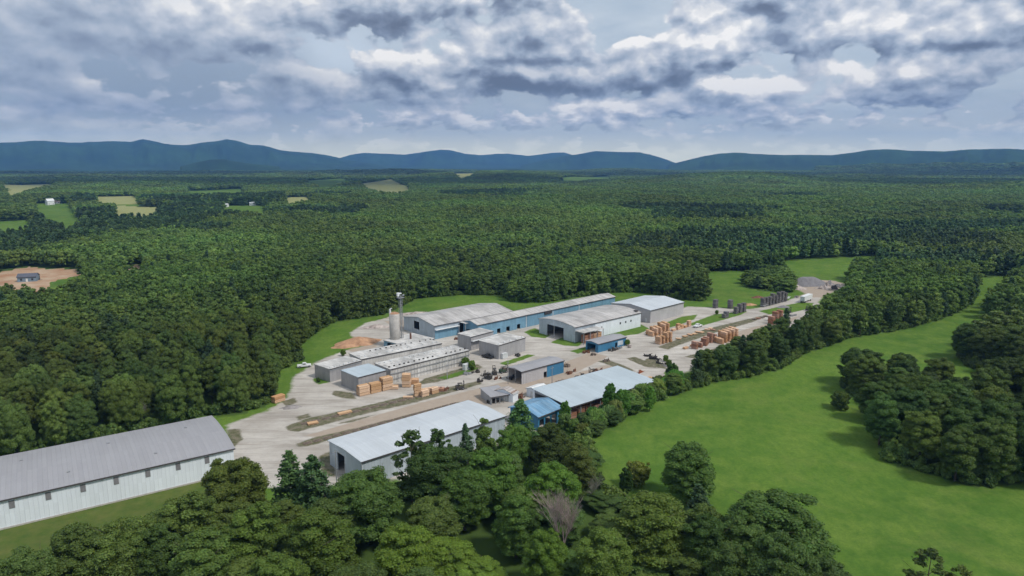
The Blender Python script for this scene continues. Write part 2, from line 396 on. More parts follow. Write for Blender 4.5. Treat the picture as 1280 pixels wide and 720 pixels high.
# ------------------------------------------------------------------ GROUND
def build_ground():
    rr = [0.0] + list(np.exp(np.linspace(math.log(45), math.log(14900), 396)))
    a1 = np.linspace(R(-50), R(50), 720); a2 = np.linspace(R(50), R(310), 90)[1:-1]
    aa = np.concatenate([a1, a2])
    rr = np.array(rr); na = len(aa)
    AA, RR = np.meshgrid(aa, rr[1:])
    X = RR * np.sin(AA); Y = RR * np.cos(AA); Z = T(X, Y)
    V = np.concatenate([[[0, 0, 0]], np.stack([X, Y, Z], -1).reshape(-1, 3)])
    nr = len(rr) - 1
    i = np.arange(nr - 1)[:, None] * na + np.arange(na)[None, :] + 1
    j = np.arange(nr - 1)[:, None] * na + (np.arange(na)[None, :] + 1) % na + 1
    Fq = np.stack([i, i + na, j + na, j], -1).reshape(-1, 4)
    fan = np.stack([np.zeros(na, int), np.arange(na) + 1, (np.arange(na) + 1) % na + 1, (np.arange(na) + 1) % na + 1], -1)
    x, y = V[:, 0], V[:, 1]
    wood = 1.0 - cleared(x, y)
    hay = np.zeros(len(x)); dirt = np.zeros(len(x))
    for k, p in FARCL:
        if k == 'grass': continue
        for q in (1, 1.06, 1.12):
            ins = inpoly(x * q, y * q, p)
            if k == 'hay': hay[ins] = 1
            elif q == 1: dirt[ins] = 1
    for k, pp in (('g', [(64,352),(97,345),(106,353),(84,367),(60,362)]),):
        dirt[inpoly(x, y, P(pp))] = 0
    sand = P([(905,371),(930,376),(940,385),(925,388),(905,382)])
    rough = np.zeros(len(x))
    lawn = P([(-400,800),(0,640),(300,575),(300,700),(0,760)])
    rough[inpoly(x, y, lawn)] = .8
    rough[inpoly(x, y, P([(400,560),(420,560),(420,600),(400,600)]))] = .9
    o = from_np('ground', V, Fq, make_ground_mat(), None, True,
                [('cover', 'POINT', np.stack([wood, hay, dirt, np.ones(len(x))], -1)), ('rough', 'POINT', np.stack([rough]*3 + [np.ones(len(x))], -1))])
    # centre fan
    me = o.data; bm = bmesh.new(); bm.from_mesh(me); bm.verts.ensure_lookup_table()
    for k in range(na): bm.faces.new((bm.verts[0], bm.verts[k + 1], bm.verts[(k + 1) % na + 1]))
    bmesh.ops.recalc_face_normals(bm, faces=bm.faces); bm.to_mesh(me); bm.free()
    if me.polygons[1000].normal.z < 0: me.flip_normals()
    tag(o, 'open grass pasture and woodland floor reaching the mountains', 'ground', kind='structure')
YARD = P([(285,600),(284,562),(281,545),(281,532),(300,524),(333,513),(352,501),(362,488),(364,472),(384,459),(398,450),(430,438),(462,430),(440,424),(436,416),(455,404),(475,399),(500,392),(530,390),
          (600,395),(690,400),(770,395),(800,401),(835,392),(858,383),(893,384),(915,386),(938,386),(960,382),(982,376),(1005,367),(992,360),(985,352),(1000,347),(1030,347),(1058,355),(1050,362),(1030,371),(1024,378),(1035,390),(1010,402),(960,425),(925,441),(880,457),(845,472),(820,487),(760,505),(700,530),(655,545),(640,570),(560,600),(430,604),(415,608),(400,614),(330,610)])
PATCH = [
 ('g',[(817,409),(852,396),(872,393),(868,399),(847,407),(827,412)]),('g',[(858,406),(893,393),(935,389),(925,394),(875,408)]),
 ('g',[(752,422),(770,411),(800,405),(812,411),(800,417),(775,421)]),('g',[(655,415),(668,410),(688,419),(681,423),(664,421)]),
 ('g',[(688,428),(702,422),(730,428),(722,433),(705,432)]),('g',[(712,439),(735,433),(738,438),(722,442)]),
 ('w',[(748,452),(757,449),(780,457),(795,464),(782,464),(765,458)]),('w',[(783,448),(793,446),(812,453),(822,460),(808,459),(793,453)]),
 ('w',[(532,473),(595,455),(604,459),(582,468),(545,478),(518,482)]),('g',[(545,473),(590,460),(600,460),(560,474)]),
 ('g',[(624,454),(660,443),(669,444),(645,453),(632,457)]),
 ('w',[(357,533),(384,523),(440,511),(504,496),(560,484),(600,476),(602,480),(560,492),(520,503),(450,519),(398,533),(372,540),(360,538)]),
 ('w',[(370,555),(393,547),(450,534),(520,516),(575,502),(578,505),(520,521),(450,539),(415,549),(385,558),(374,559)]),
 ('w',[(284,537),(300,536),(303,549),(292,560),(284,556)]),('w',[(418,488),(440,491),(446,499),(428,498),(414,493)]),('g',[(390,474),(405,470),(416,477),(398,481)]),
 ('w',[(398,570),(417,563),(419,596),(403,594)]),('w',[(822,434),(845,425),(880,412),(930,400),(964,392),(940,403),(890,417),(850,431),(835,437)]),
 ('g',[(948,389),(1000,378),(1018,379),(1010,386),(985,392),(962,393)]),('d',[(655,486),(700,472),(760,456),(772,462),(740,476),(705,492),(670,496)]),
 ('d',[(420,432),(440,420),(475,424),(470,434),(440,440)]),('d',[(380,545),(520,505),(660,470),(740,440),(760,446),(670,490),(590,510),(420,548)]),
 ('w',[(420,530),(440,525),(470,518),(440,528)]),('d',[(985,372),(1030,372),(1058,355),(1030,347),(1000,352)]),
 ('w',[(352,502),(368,497),(371,503),(358,509)]),('w',[(855,446),(915,430),(930,436),(880,450)]),('w',[(370,521),(385,517),(389,521),(373,526)]),
 ('d',[(480,402),(540,396),(560,400),(500,412)]),('g',[(830,466),(845,455),(850,470),(835,480)]),
 ('d',[(880,430),(930,412),(1000,395),(990,402),(925,428)]),('w',[(806,450),(815,446),(828,455),(835,462),(820,459)]),
]
def build_yard():
    s = .8
    xs = [p[0] for p in YARD]; ys = [p[1] for p in YARD]
    ax = np.arange(min(xs) - 2, max(xs) + 2, s); ay = np.arange(min(ys) - 2, max(ys) + 2, s)
    X, Y = np.meshgrid(ax, ay); nx = len(ax)
    d = sdist(X, Y, YARD)
    W = {'g': np.zeros(X.shape), 'w': np.zeros(X.shape), 'd': np.zeros(X.shape)}
    for k, pp in PATCH:
        dd = sdist(X, Y, P(pp)); W[k] = np.maximum(W[k], .5 + np.clip(dd / 2.4, -.5, .45))
    W['g'] = np.maximum(W['g'], np.clip(.62 - d / 5, 0, 1) * (d < 5))
    keep = d > -1.0
    q = keep[:-1, :-1] & keep[1:, :-1] & keep[:-1, 1:] & keep[1:, 1:]
    iy, ix = np.nonzero(q); a = iy * nx + ix
    Fq = np.stack([a, a + 1, a + nx + 1, a + nx], -1)
    used = np.unique(Fq); mp = np.zeros(X.size, int); mp[used] = np.arange(len(used))
    Vv = np.stack([X.ravel()[used], Y.ravel()[used], .03 + .0 * used], -1)
    cv = np.stack([W['g'].ravel()[used], W['w'].ravel()[used], W['d'].ravel()[used], np.ones(len(used))], -1)
    o = from_np('gravel_yard', Vv, mp[Fq], make_gravel_mat(), None, True, [('cover', 'POINT', cv)])
    tag(o, 'pale gravel yard with weedy strips around the sawmill', 'yard', kind='structure')
# ------------------------------------------------------------------ BUILDINGS
def rect(z, p0, p1, p2):
    A = Vector(G(*p0, z)); B = Vector(G(*p1, z)); C = Vector(G(*p2, z))
    d = B - A; ang = math.atan2(d.y, d.x); Lx = d.length
    n = Vector((-math.sin(ang), math.cos(ang))); W = (C - B).dot(n)
    return A, ang, Lx, W
def wall_pieces(mb, p0, p1, H, holes=(), t=.25, z0=0.0):
    """wall from p0 to p1 (axis aligned), thickness t inwards to the left of the direction"""
    (x0, y0), (x1, y1) = p0, p1
    Ln = math.hypot(x1 - x0, y1 - y0); ux, uy = (x1 - x0) / Ln, (y1 - y0) / Ln; nx, ny = -uy, ux
    cuts = sorted({0, Ln} | {max(0, min(Ln, h[i])) for h in holes for i in (0, 1)})
    for a, b in zip(cuts, cuts[1:]):
        if b - a < 1e-4: continue
        mid = (a + b) / 2; zs = [(z0, H)]
        for h in holes:
            if h[0] < mid < h[1]:
                nz = []
                for q0, q1 in zs:
                    if h[2] > q0: nz.append((q0, min(q1, h[2])))
                    if h[3] < q1: nz.append((max(q0, h[3]), q1))
                zs = nz
        for q0, q1 in zs:
            if q1 - q0 < .01: continue
            xa, ya = x0 + ux * a, y0 + uy * a; xb, yb = x0 + ux * b + nx * t, y0 + uy * b + ny * t
            mb.box(min(xa, xb), max(xa, xb), min(ya, yb), max(ya, yb), q0, q1)
def roof_profile(W, H, rise, ov, kind):
    if kind == 'arc':
        n = 10; pts = []
        for i in range(n + 1):
            t = i / n; y = -ov + (W + 2 * ov) * t; pts.append((y, H + rise * (1 - (2 * t - 1) ** 2) ))
        return pts
    if kind == 'mono_up': return [(-ov, H), (W + ov, H + rise)]
    if kind == 'mono_down': return [(-ov, H + rise), (W + ov, H)]
    if kind == 'flat': return [(-ov, H), (W + ov, H + .15)]
    return [(-ov, H - rise * ov / (W / 2)), (W / 2, H + rise), (W + ov, H - rise * ov / (W / 2))]
def building(name, z, p0, p1, p2, label, cat='building', wall='wall_grey', roof='roof_grey', rise=1.5, kind='gable', ov=.35,
             front=(), left=(), right=(), back=(), open_sides='', posts=0, shift=(0, 0), group=None, dims=None, trim='trim_dark', group_=None):
    if dims: A, ang, Lx, W = dims
    else: A, ang, Lx, W = rect(z, p0, p1, p2)
    root = empty(name, (A[0], A[1], 0.035), ang, label, cat, group)
    H = z; t = .25
    mb = MB()
    e = .004
    if 'f' not in open_sides: wall_pieces(mb, (0, 0), (Lx, 0), H, front)
    if 'b' not in open_sides: wall_pieces(mb, (Lx, W), (0, W), H, back)
    if 'r' not in open_sides: wall_pieces(mb, (Lx, t), (Lx, W - t), H, right)
    if 'l' not in open_sides: wall_pieces(mb, (0, W - t), (0, t), H, left)
    prof = roof_profile(W, H, rise, ov, kind)
    # gable infill under the roof, at both ends unless open
    gp = [(y, zz) for y, zz in prof]
    inner = [(max(0, min(W, y)), zz - .05) for y, zz in gp]
    if kind == 'gable': inner = [(0, H), (W / 2, H + rise - .05), (W, H)]
    elif kind == 'arc':
        inner = [(0, H)] + [(y, zz - .05) for y, zz in gp[1:-1]] + [(W, H)]
    elif kind == 'mono_up': inner = [(0, H), (W, H + rise * W / (W + ov) - .05), (W, H)]
    elif kind == 'mono_down': inner = [(0, H + rise - .1), (W, H), (0, H)]
    if kind != 'flat' and rise > .2:
        mb.prism(inner, 'x', 0.0, t); mb.prism(inner, 'x', Lx - t, Lx)
        if kind == 'mono_up': mb.box(0, Lx, W - t, W, H, H + rise - .1)
    if mb.v:
        mb.build('wall', M[wall], root)
    rb = MB(); th = .16
    poly = [(y, zz + .02) for y, zz in prof] + [(y, zz + .02 + th) for y, zz in reversed(prof)]
    rb.prism(poly, 'x', -ov, Lx + ov)
    ro = rb.build('roof', M[roof], root)
    # eave trim
    for y, zz in (prof[0], prof[-1]):
        tb = MB()
        s = -1 if y < W / 2 else 1
        tb.box(-ov, Lx + ov, min(y, y + s * .12), max(y, y + s * .12), zz - .16, zz + .17)
        tb.build('gutter', M[trim], root)
    if posts:
        pb = []
        for i in range(posts + 1):
            x = .2 + (Lx - .4) * i / posts
            for side, yy in (('f', .2), ('b', W - .2)):
                if side in open_sides:
                    MB().box(x - .13, x + .13, yy - .13, yy + .13, 0, H).build('post', M['steel'], root)
        beam = MB()
        if 'f' in open_sides: beam.box(0, Lx, .08, .32, H - .45, H - .02)
        if 'b' in open_sides: beam.box(0, Lx, W - .32, W - .08, H - .45, H - .02)
        if beam.v: beam.build('beam', M['steel'], root)
    root['_L'] = Lx; root['_W'] = W
    return root, Lx, W
def part(root, name, mat, *boxes, label=None):
    mb = MB()
    for b in boxes: mb.box(*b)
    o = mb.build(name, M[mat], root)
    if label: o['label'] = label
    return o
def child(o, name, mat, *boxes): return part(o, name, mat, *boxes)
def roof_z(W, H, rise, y): return H + rise * (1 - abs(2 * y / W - 1))

def build_buildings():
    # long warehouse lower left
    A, ang, Lx, W = rect(6.8, (0, 626), (291.7, 561), (263, 521))
    ext = 40.0
    A = (A[0] - ext * math.cos(ang), A[1] - ext * math.sin(ang)); Lx += ext
    b, Lx, W = building('warehouse', 6.8, 0, 0, 0, 'very long warehouse with white sheet wall, small high windows and plain grey roof', 'warehouse',
        'wall_white', 'roof_grey_plain', .9, 'arc', .4, dims=(A, ang, Lx, W), right=[(5, 11, 0, 4.5)])
    for i in range(13):
        x = Lx - 6.5 - i * 6.75
        if x < 2: break
        f = part(b, 'window', 'steel', (x - .55, x + .55, -.06, .02, 4.4, 6.3)); child(f, 'pane', 'heapblue', (x - .45, x + .45, -.09, -.062, 4.5, 6.2))
    part(b, 'foundation', 'concrete', (-.1, Lx + .1, -.14, -.004, -.03, .35))
    for i in range(9):
        x = Lx - 8 - i * 9.3; y = W * (.22 if i % 2 else .72)
        z = 6.8 + .9 * (1 - (2 * y / W - 1) ** 2)
        part(b, 'roof_vent', 'steel', (x - .3, x + .3, y - .3, y + .3, z - .1, z + .45))
    # front white-roofed warehouse
    b, Lx, W = building('warehouse', 6.8, (452.2, 577.5), (631, 520.5), (593.3, 499), 'white roofed warehouse with open doorway in its end, half hidden by the nearest trees', 'warehouse',
        'wall_palegrey', 'roof_white', .5, 'gable', .35, left=[(4.2, 8.2, 0, 5.2)], right=[(3, 7, 0, 4.4)])
    part(b, 'door_frame', 'trim_light', (-.08, -.002, W - .25 - 8.4, W - .25 - 8.2, 0, 5.4), (-.08, -.002, W - .25 - 4.2, W - .25 - 4.0, 0, 5.4), (-.08, -.002, W - 8.45, W - 4.45, 5.2, 5.4))
    part(b, 'corner_trim', 'trim_light', (-.05, .1, -.05, -.002, 0, 6.7))
    # open shed with pale roof
    b, Lx, W = building('open_shed', 5.0, (713.3, 508.5), (818, 476.5), (776.7, 461), 'open sided shed with broad pale blue grey roof over stacked lumber', 'shed',
        'wall_grey', 'roof_light', 1.2, 'mono_up', .6, open_sides='flr', posts=9)
    shed = (b.location.copy(), b.rotation_euler.z, Lx, W)
    # blue roofed annexe
    A, ang, Lx, W = rect(4.6, (673, 521), (702, 509.5), (683, 492.7))
    b, Lx, W = building('open_shed', 4.6, 0, 0, 0, 'small shed with bright blue faded gable roof behind the trees', 'shed', 'wall_deepblue', 'roof_blue', 1.6, 'gable', .5,
        dims=(A, ang, Lx, W), front=[(.5, 2.6, 0, 3.4), (3.2, 5.6, 0, 3.4), (6.2, 8.6, 0, 3.4)], right=[(2, 6, 0, 3)])
    # equipment shed, part blue
    b, Lx, W = building('equipment_shed', 4.8, (652.2, 465), (704.4, 451), (687.8, 446), 'low yard shed, wall half white and half blue, open bay with machinery at its end', 'shed',
        'wall_beige', 'roof_grey_plain', .5, 'gable', .3, open_sides='l', front=[(Lx0 := 11.2, 12.8, 0, 2.4)])
    part(b, 'wall_panel', 'wall_deepblue', (12.9, Lx + .03, -.07, -.004, 0, 4.75), label='blue painted end of the long wall')
    part(b, 'wall_panel', 'wall_deepblue', (Lx + .004, Lx + .07, -.07, W, 0, 4.75), label='blue painted end wall')
    for y in (.15, W / 2, W - .15): part(b, 'post', 'steel', (.0, .25, y - .12, y + .12, 0, 4.7))
    part(b, 'conduit', 'trim_light', (.9, 1.05, -.12, -.01, 0, 4.7))
    # small white shed
    b, Lx, W = building('garden_shed', 2.7, (671, 489.3), (685.6, 484.2), (677, 479), 'tiny white shed with white gable roof beside the blue roofed shed', 'shed', 'wall_white', 'white', .7, 'gable', .25,
        left=[(1.5, 2.6, 0, 2.1)], trim='trim_light')
    part(b, 'door', 'trim_light', (.05, .12, W - .25 - 2.6, W - .25 - 1.5, 0, 2.1))
    # faded red roofed hut and lean-to
    b, Lx, W = building('hut', 3.0, (641, 493), (647.5, 489.5), (632.5, 481), 'narrow white hut with rusty pinkish tin roof', 'hut', 'wall_white', 'roof_tin', 1.1, 'gable', .2, trim='trim_light')
    b, Lx, W = building('lean_to', 2.6, (614, 497), (636, 493.4), (629, 483), 'low open lean-to with dull grey roof beside the rusty roofed hut', 'shed', 'wall_grey', 'roof_grey_plain', .5, 'mono_up', .3, open_sides='f', posts=4)
    # ---- kilns
    def vents(b, L_, y, z, n, mat='trim_light', s=.55, x0=1.0):
        for i in range(n):
            if n > 8 and random.random() < .22: continue
            x = x0 + (L_ - 2 * x0) * i / max(1, n - 1) + random.uniform(-.35, .35)
            part(b, 'vent', mat, (x - s, x + s, y - .25, y + .25, z, z + .32))
    b, Lx, W = building('kiln', 4.9, (412, 462), (452, 451), (435.5, 445), 'grey drying kiln box with white roof vents at the left end of the back row', 'kiln', 'kiln_dark', 'roof_kiln', .15, 'flat', .1)
    part(b, 'fascia', 'steel', (-.1, Lx + .1, -.16, -.004, 4.2, 4.85)); vents(b, Lx, .6, 5.12, 7, s=.4)
    b, Lx, W = building('kiln', 5.5, (447.8, 472.2), (482.7, 463.3), (460, 455.5), 'windowless grey box kiln with pale flat roof behind the lumber stacks', 'kiln', 'kiln_dark', 'roof_light', .15, 'flat', .1)
    b, Lx, W = building('kiln', 5.2, (452, 449.5), (552, 429.5), (533, 424), 'long drying kiln in the back row with dirty pale roof full of vents', 'kiln', 'kiln_panel', 'roof_kiln', .15, 'flat', .15)
    for yy in (.22, .75): vents(b, Lx, W * yy, 5.5, 16, 'machine' if yy > .5 else 'trim_light', .26, .8)
    for i in range(11): part(b, 'roof_curb', 'roof_kiln', (1.6 + i * (Lx - 3) / 10.6 - .6, 1.6 + i * (Lx - 3) / 10.6 + .7, W * .42, W * .56, 5.4, 5.55))
    b, Lx, W = building('kiln', 5.4, (487.8, 462.2), (586.5, 438.2), (565, 432.5), 'long ribbed drying kiln in the front row beside the gravel lane', 'kiln', 'kiln_panel', 'roof_kiln', .15, 'flat', .15)
    for i in range(26):
        x = .3 + i * (Lx - .6) / 25; part(b, 'rib', 'kiln_panel', (x - .1, x + .1, -.14, -.004, 0, 5.3))
    part(b, 'rail', 'steel', (-.1, Lx + .1, -.42, -.3, 3.6, 3.85), (-.1, Lx + .1, -.42, -.3, 1.6, 1.75))
    for yy in (.2, .78): vents(b, Lx, W * yy, 5.7, 17, 'machine' if yy < .5 else 'trim_light', .28, .8)
    for i in range(12): part(b, 'roof_curb', 'roof_kiln', (1.6 + i * (Lx - 3) / 11.6 - .6, 1.6 + i * (Lx - 3) / 11.6 + .75, W * .42, W * .58, 5.6, 5.78))
    b, Lx, W = building('kiln', 6.0, (588.9, 421.6), (616.7, 414.3), (600, 410.5), 'plain grey kiln block with a slim canopy, between the sawmill and the long kilns', 'kiln', 'kiln_dark', 'roof_kiln', .15, 'flat', .1)
    part(b, 'canopy', 'trim_light', (-.3, Lx + 2, -1.6, -.3, 4.3, 4.45))
    b, Lx, W = building('kiln', 5.9, (623.3, 432.2), (656.7, 422.2), (635.6, 416.2), 'square grey kiln block with pale roof, a white box beside it', 'kiln', 'kiln_dark', 'roof_kiln', .15, 'flat', .1)
    vents(b, Lx, .8, 6.2, 5, 'white', .4)
    # covered walkway linking kilns
    x, y = G(565, 445); 
    # ---- sawmill
    b, Lx, W = building('sawmill', 6.4, (543.3, 407.5), (640, 389), (599, 379.5), 'main sawmill hall with broad aged grey roof and pale end wall', 'sawmill',
        'wall_palegrey', 'roof_grey', 2.0, 'gable', .4, left=[(8.6, 13, 2.2, 6.0)], front=[(14.5, 24, 0, 5.8)])
    part(b, 'wall_panel', 'wall_blue', (.02, 13.6, -.09, -.004, 0, 4.3), label='blue lower wall beside the loading bay')
    part(b, 'awning', 'white', (.0, 13.8, -1.3, -.1, 4.4, 4.6))
    part(b, 'canopy', 'roof_kiln', (14.0, 24.5, -5.0, -.1, 6.0, 6.2))
    for x in (14.2, 24.2): part(b, 'post', 'steel', (x - .12, x + .12, -4.9, -4.6, 0, 6.0))
    part(b, 'loading_floor', 'rust', (15, 23.5, -4.5, 3, .0, .9))
    # low annexe in front of the end wall
    b2, l2, w2 = building('annexe', 3.2, (508, 433), (543, 423.5), (527, 414), 'low annexe with dirty flat roof between the silo and the pale end wall', 'annexe', 'wall_blue', 'roof_kiln', .15, 'flat', .2, left=[(2, 7, 0, 2.8)])
    MB().tube((l2 * .55, w2 * .5, 3.4), (l2 * .55, w2 * .5, 6.0), .45, .4, 10).build('exhaust_stack', M['rust'], b2)
    # long blue mill building
    b, Lx, W = building('mill_building', 6.2, (597, 406.5), (768.9, 371), (751, 367.7), 'very long narrow blue mill building with grey roof behind the other halls', 'mill',
        'wall_blue', 'roof_grey', 1.2, 'gable', .35, left=[(2, 6, 0, 3)], front=[(Lq, Lq + 2.2, 0, 2.4) for Lq in (12, 18, 25)])
    for x in (31, 50, 70): part(b, 'downpipe', 'wall_palegrey', (x, x + .6, -.12, -.004, 0, 6.0))
    part(b, 'painted_opening', 'dark_inside', (44, 49, -.6, -.02, 4.6, 6.1))  # solid dark box; the shaded inside of an opening put into its colour
    # lower roof section between sawmill and blue building
    A, ang, l3, w3 = rect(6.0, (597, 407), (660, 393.5), (640, 385.5))
    A = Vector(A); n = Vector((-math.sin(ang), math.cos(ang)))
    part(b, 'concrete_apron', 'conc_strip', (3, 40, -2.2, -.2, -.02, .12))
    # middle hall
    b, Lx, W = building('storage_hall', 7.0, (718.9, 409.5), (801, 391), (755.5, 382), 'wide storage hall with arched grey roof, dark doorway in its end and white side wall', 'hall',
        'wall_palegrey', 'roof_grey', 1.3, 'arc', .4, left=[(W0 := 5.2, 16.0, 0, 5.4)], front=[(26, 28.5, 0, 5.2)])
    part(b, 'wall_panel', 'wall_white', (13.5, Lx + .02, -.09, -.004, 0, 6.9), label='bright white side wall')  # whiter than the end wall; the sunlit tone is put into the colour
    for x in (14.5, 17.5, 31, 35, 39): part(b, 'window', 'glass', (x, x + .9, -.13, -.095, 3.6, 4.6))
    part(b, 'lean_to_roof', 'roof_kiln', (-.3, 13.4, -5.6, -.4, 5.4, 5.6)); 
    for x in (0, 4.3, 8.8, 13.0): part(b, 'post', 'steel', (x, x + .25, -5.4, -5.15, 0, 5.4))
    part(b, 'downpipe', 'trim_light', (-.12, -.004, 13.2, 13.4, 0, 7))
    part(b, 'roof_hatch', 'trim_dark', (Lx - 2.5, Lx - .8, 1.0, 2.6, 7.6, 8.2))
    hall = (b.location.copy(), b.rotation_euler.z, Lx, W)
    # white roofed hall at the back
    b, Lx, W = building('storage_hall', 6.6, (813.3, 388.2), (854.8, 377.8), (807.8, 369.4), 'clean storage hall with bright white roof and plain pale walls', 'hall', 'wall_beige', 'roof_white', 1.5, 'gable', .35, left=[(3, 6, 0, 3.6)], trim='trim_dark')
    part(b, 'door', 'trim_light', (-.1, -.004, 2, 3.2, 0, 2.2))
    # small blue workshop
    b, Lx, W = building('workshop', 3.8, (747.8, 430.3), (782.7, 421.3), (765.5, 418), 'small bright blue workshop with grey roof and clutter along its wall', 'workshop', 'wall_deepblue', 'roof_grey_plain', .5, 'gable', .3,
        left=[(.6, 5.4, 0, 3.2)], front=[(11.2, 12.6, 0, 2.4)])
    part(b, 'window_panel', 'wall_palegrey', (12.9, 16.5, -.06, -.004, .8, 2.8))
    # silo and tower
    x, y = G(494, 433)
    s = empty('silo', (x, y, 0), 0, 'pale concrete silo standing beside the steel lattice tower', 'silo')
    mb = MB(); mb.tube((0, 0, 0), (0, 0, 15.0), 2.2, 2.2, 32); mb.build('shell', M['concrete'], s, True)
    for z in range(1, 15): MB().tube((0, 0, z), (0, 0, z + .1), 2.25, 2.25, 32).build('hoop', M['concrete'], s, True)
    MB().tube((0, 0, 15.0), (0, 0, 15.55), 2.25, 1.2, 24).build('roof', M['sawdust'], s)
    c = MB(); c.tube((-1.7, -.5, 15.1), (-1.7, -.5, 17.0), .5, .35, 10); c.tube((-1.7, -.5, 17.0), (-.9, -.5, 17.4), .25, .25, 8); c.build('cyclone', M['white'], s)
    r_ = MB()
    for i in range(24):
        a = i / 24 * 2 * math.pi; a2 = (i + 1) / 24 * 2 * math.pi
        r_.tube((2.15 * math.cos(a), 2.15 * math.sin(a), 16), (2.15 * math.cos(a2), 2.15 * math.sin(a2), 16), .04, n=4)
        if i % 3 == 0: r_.tube((2.15 * math.cos(a), 2.15 * math.sin(a), 15), (2.15 * math.cos(a), 2.15 * math.sin(a), 16), .04, n=4)
    r_.build('railing', M['steel'], s)
    x, y = G(502.3, 432)
    t = empty('lattice_tower', (x, y, 0), R(42), 'tall steel lattice tower topped by a small white cyclone', 'tower')
    f = MB(); s_ = .55; Ht = 22.6
    for sx in (-s_, s_):
        for sy in (-s_, s_): f.tube((sx, sy, 0), (sx, sy, Ht), .11, .1, 6)
    for k in range(12):
        z0 = k * Ht / 12; z1 = z0 + Ht / 12
        for (a, b_) in (((-s_, -s_), (s_, -s_)), ((s_, -s_), (s_, s_)), ((s_, s_), (-s_, s_)), ((-s_, s_), (-s_, -s_))):
            f.tube((*a, z0), (*b_, z1), .04, n=4); f.tube((*a, z1), (*b_, z1), .05, n=4)
    f.build('frame', M['steel'], t)
    MB().tube((0, 0, 0), (0, 0, 22.7), .17, .28, 10).build('pipe', M['steel'], t)
    part(t, 'platform', 'steel', (-1.5, 1.5, -1.1, 1.1, Ht - .9, Ht - .75))
    c = MB(); c.tube((-1.2, 0, Ht - .6), (-1.2, 0, Ht + .9), .35, .75, 14); c.tube((-1.2, 0, Ht + .9), (-1.2, 0, Ht + 1.5), .75, .6, 14); c.tube((-1.2, 0, Ht + 1.2), (.5, 0, Ht + 1.0), .3, .3, 8); c.build('cyclone', M['white'], t, True)
    c = MB(); c.tube((.9, 0, Ht + .1), (1.9, 0, Ht + .1), .35, .3, 10); c.tube((0, 0, Ht), (0, 0, Ht + 3.0), .05, .03, 5); c.build('antenna', M['steel'], t)
    # white utility boxes
    for px, py, rz, lab in ((630, 448, 42, 'white steel cabinet against the square grey kiln'), (583, 462, 42, 'white steel cabinet at the end of the long ribbed kiln')):
        x, y = G(px, py); e = empty('utility_cabinet', (x, y, .03), R(rz), lab, 'cabinet')
        part(e, 'body', 'white', (-1.3, 1.3, -.9, .9, .15, 2.2)); part(e, 'lid', 'trim_light', (-1.4, 1.4, -1, 1, 2.2, 2.32)); part(e, 'plinth', 'concrete', (-1.4, 1.4, -1, 1, 0, .15))
        part(e, 'door', 'trim_light', (-1.2, -.05, -.94, -.904, .25, 2.1)); part(e, 'door', 'trim_light', (.05, 1.2, -.94, -.904, .25, 2.1))
    return shed, hall
# ------------------------------------------------------------------ LUMBER
ORD = ['lowest', 'second', 'third', 'fourth', 'fifth', 'sixth']
NTH = ['first', 'second', 'third', 'fourth', 'fifth', 'sixth', 'seventh', 'eighth', 'ninth', 'tenth', 'eleventh', 'twelfth', 'thirteenth', 'fourteenth', 'fifteenth']
PACKS = {}
def pack_mesh(mat, lx, ly, lz):
    key = (mat, lx, ly, lz)
    if key not in PACKS:
        mb = MB(); rnd = random.Random(hash(key) % 1000)
        n = 5; h = (lz - .14) / n
        for x in (-lx * .38, 0, lx * .38): mb.box(x - .06, x + .06, -ly / 2 + .02, ly / 2 - .02, 0, .12)   # bearers
        for i in range(n):
            z = .12 + i * h; k = 6
            for j in range(k):
                e = rnd.uniform(-.1, .06); y0 = -ly / 2 + ly * j / k
                mb.box(-lx / 2 - e, lx / 2 + rnd.uniform(-.1, .06), y0 + .008, y0 + ly / k - .008, z + .012, z + h - .012)
        o = mb.build('lumber_pack', M[mat], None, link=False); PACKS[key] = o
    return PACKS[key]
def pack(mat, loc, rz, lab, group, dims=(4.4, 1.3, 1.15), name='lumber_pack', cat='lumber pack'):
    o = pack_mesh(mat, *dims).copy(); o.name = name; col.objects.link(o)
    o.location = loc; o.rotation_euler = (0, 0, rz)
    return tag(o, lab, cat, group)
def stacks(px0, px1, counts, mat, where, group, dims=(4.4, 1.3, 1.15), rz=None, rows=1, name='lumber_pack', cat='lumber pack', what='lumber pack', adj=''):
    a = Vector(G(*px0)); b = Vector(G(*px1)); n = len(counts)
    d = (b - a); ang = math.atan2(d.y, d.x) if rz is None else rz
    nrm = Vector((-math.sin(ang), math.cos(ang)))
    for i, c in enumerate(counts):
        p = a + d * (i / max(1, n - 1))
        for r_ in range(rows):
            for k in range(c):
                q = p + nrm * (r_ * (dims[1] + .12)) + Vector((random.uniform(-.12, .12), random.uniform(-.08, .08)))
                pos = ('single ' if c == 1 else ('top ' if k == c - 1 else ORD[k] + ' '))
                rw = ['front row ', 'back row '][r_] if rows > 1 else ''
                lab = f'{pos}{adj}{what}, {NTH[i]} stack from left, {rw}{where}' if n > 1 else f'{pos}{adj}{what}, {rw}lone stack {where}'
                pack(mat, (q.x, q.y, .04 + k * (dims[2] + .02)), ang + random.uniform(-.025, .025), lab, group, dims, name, cat)
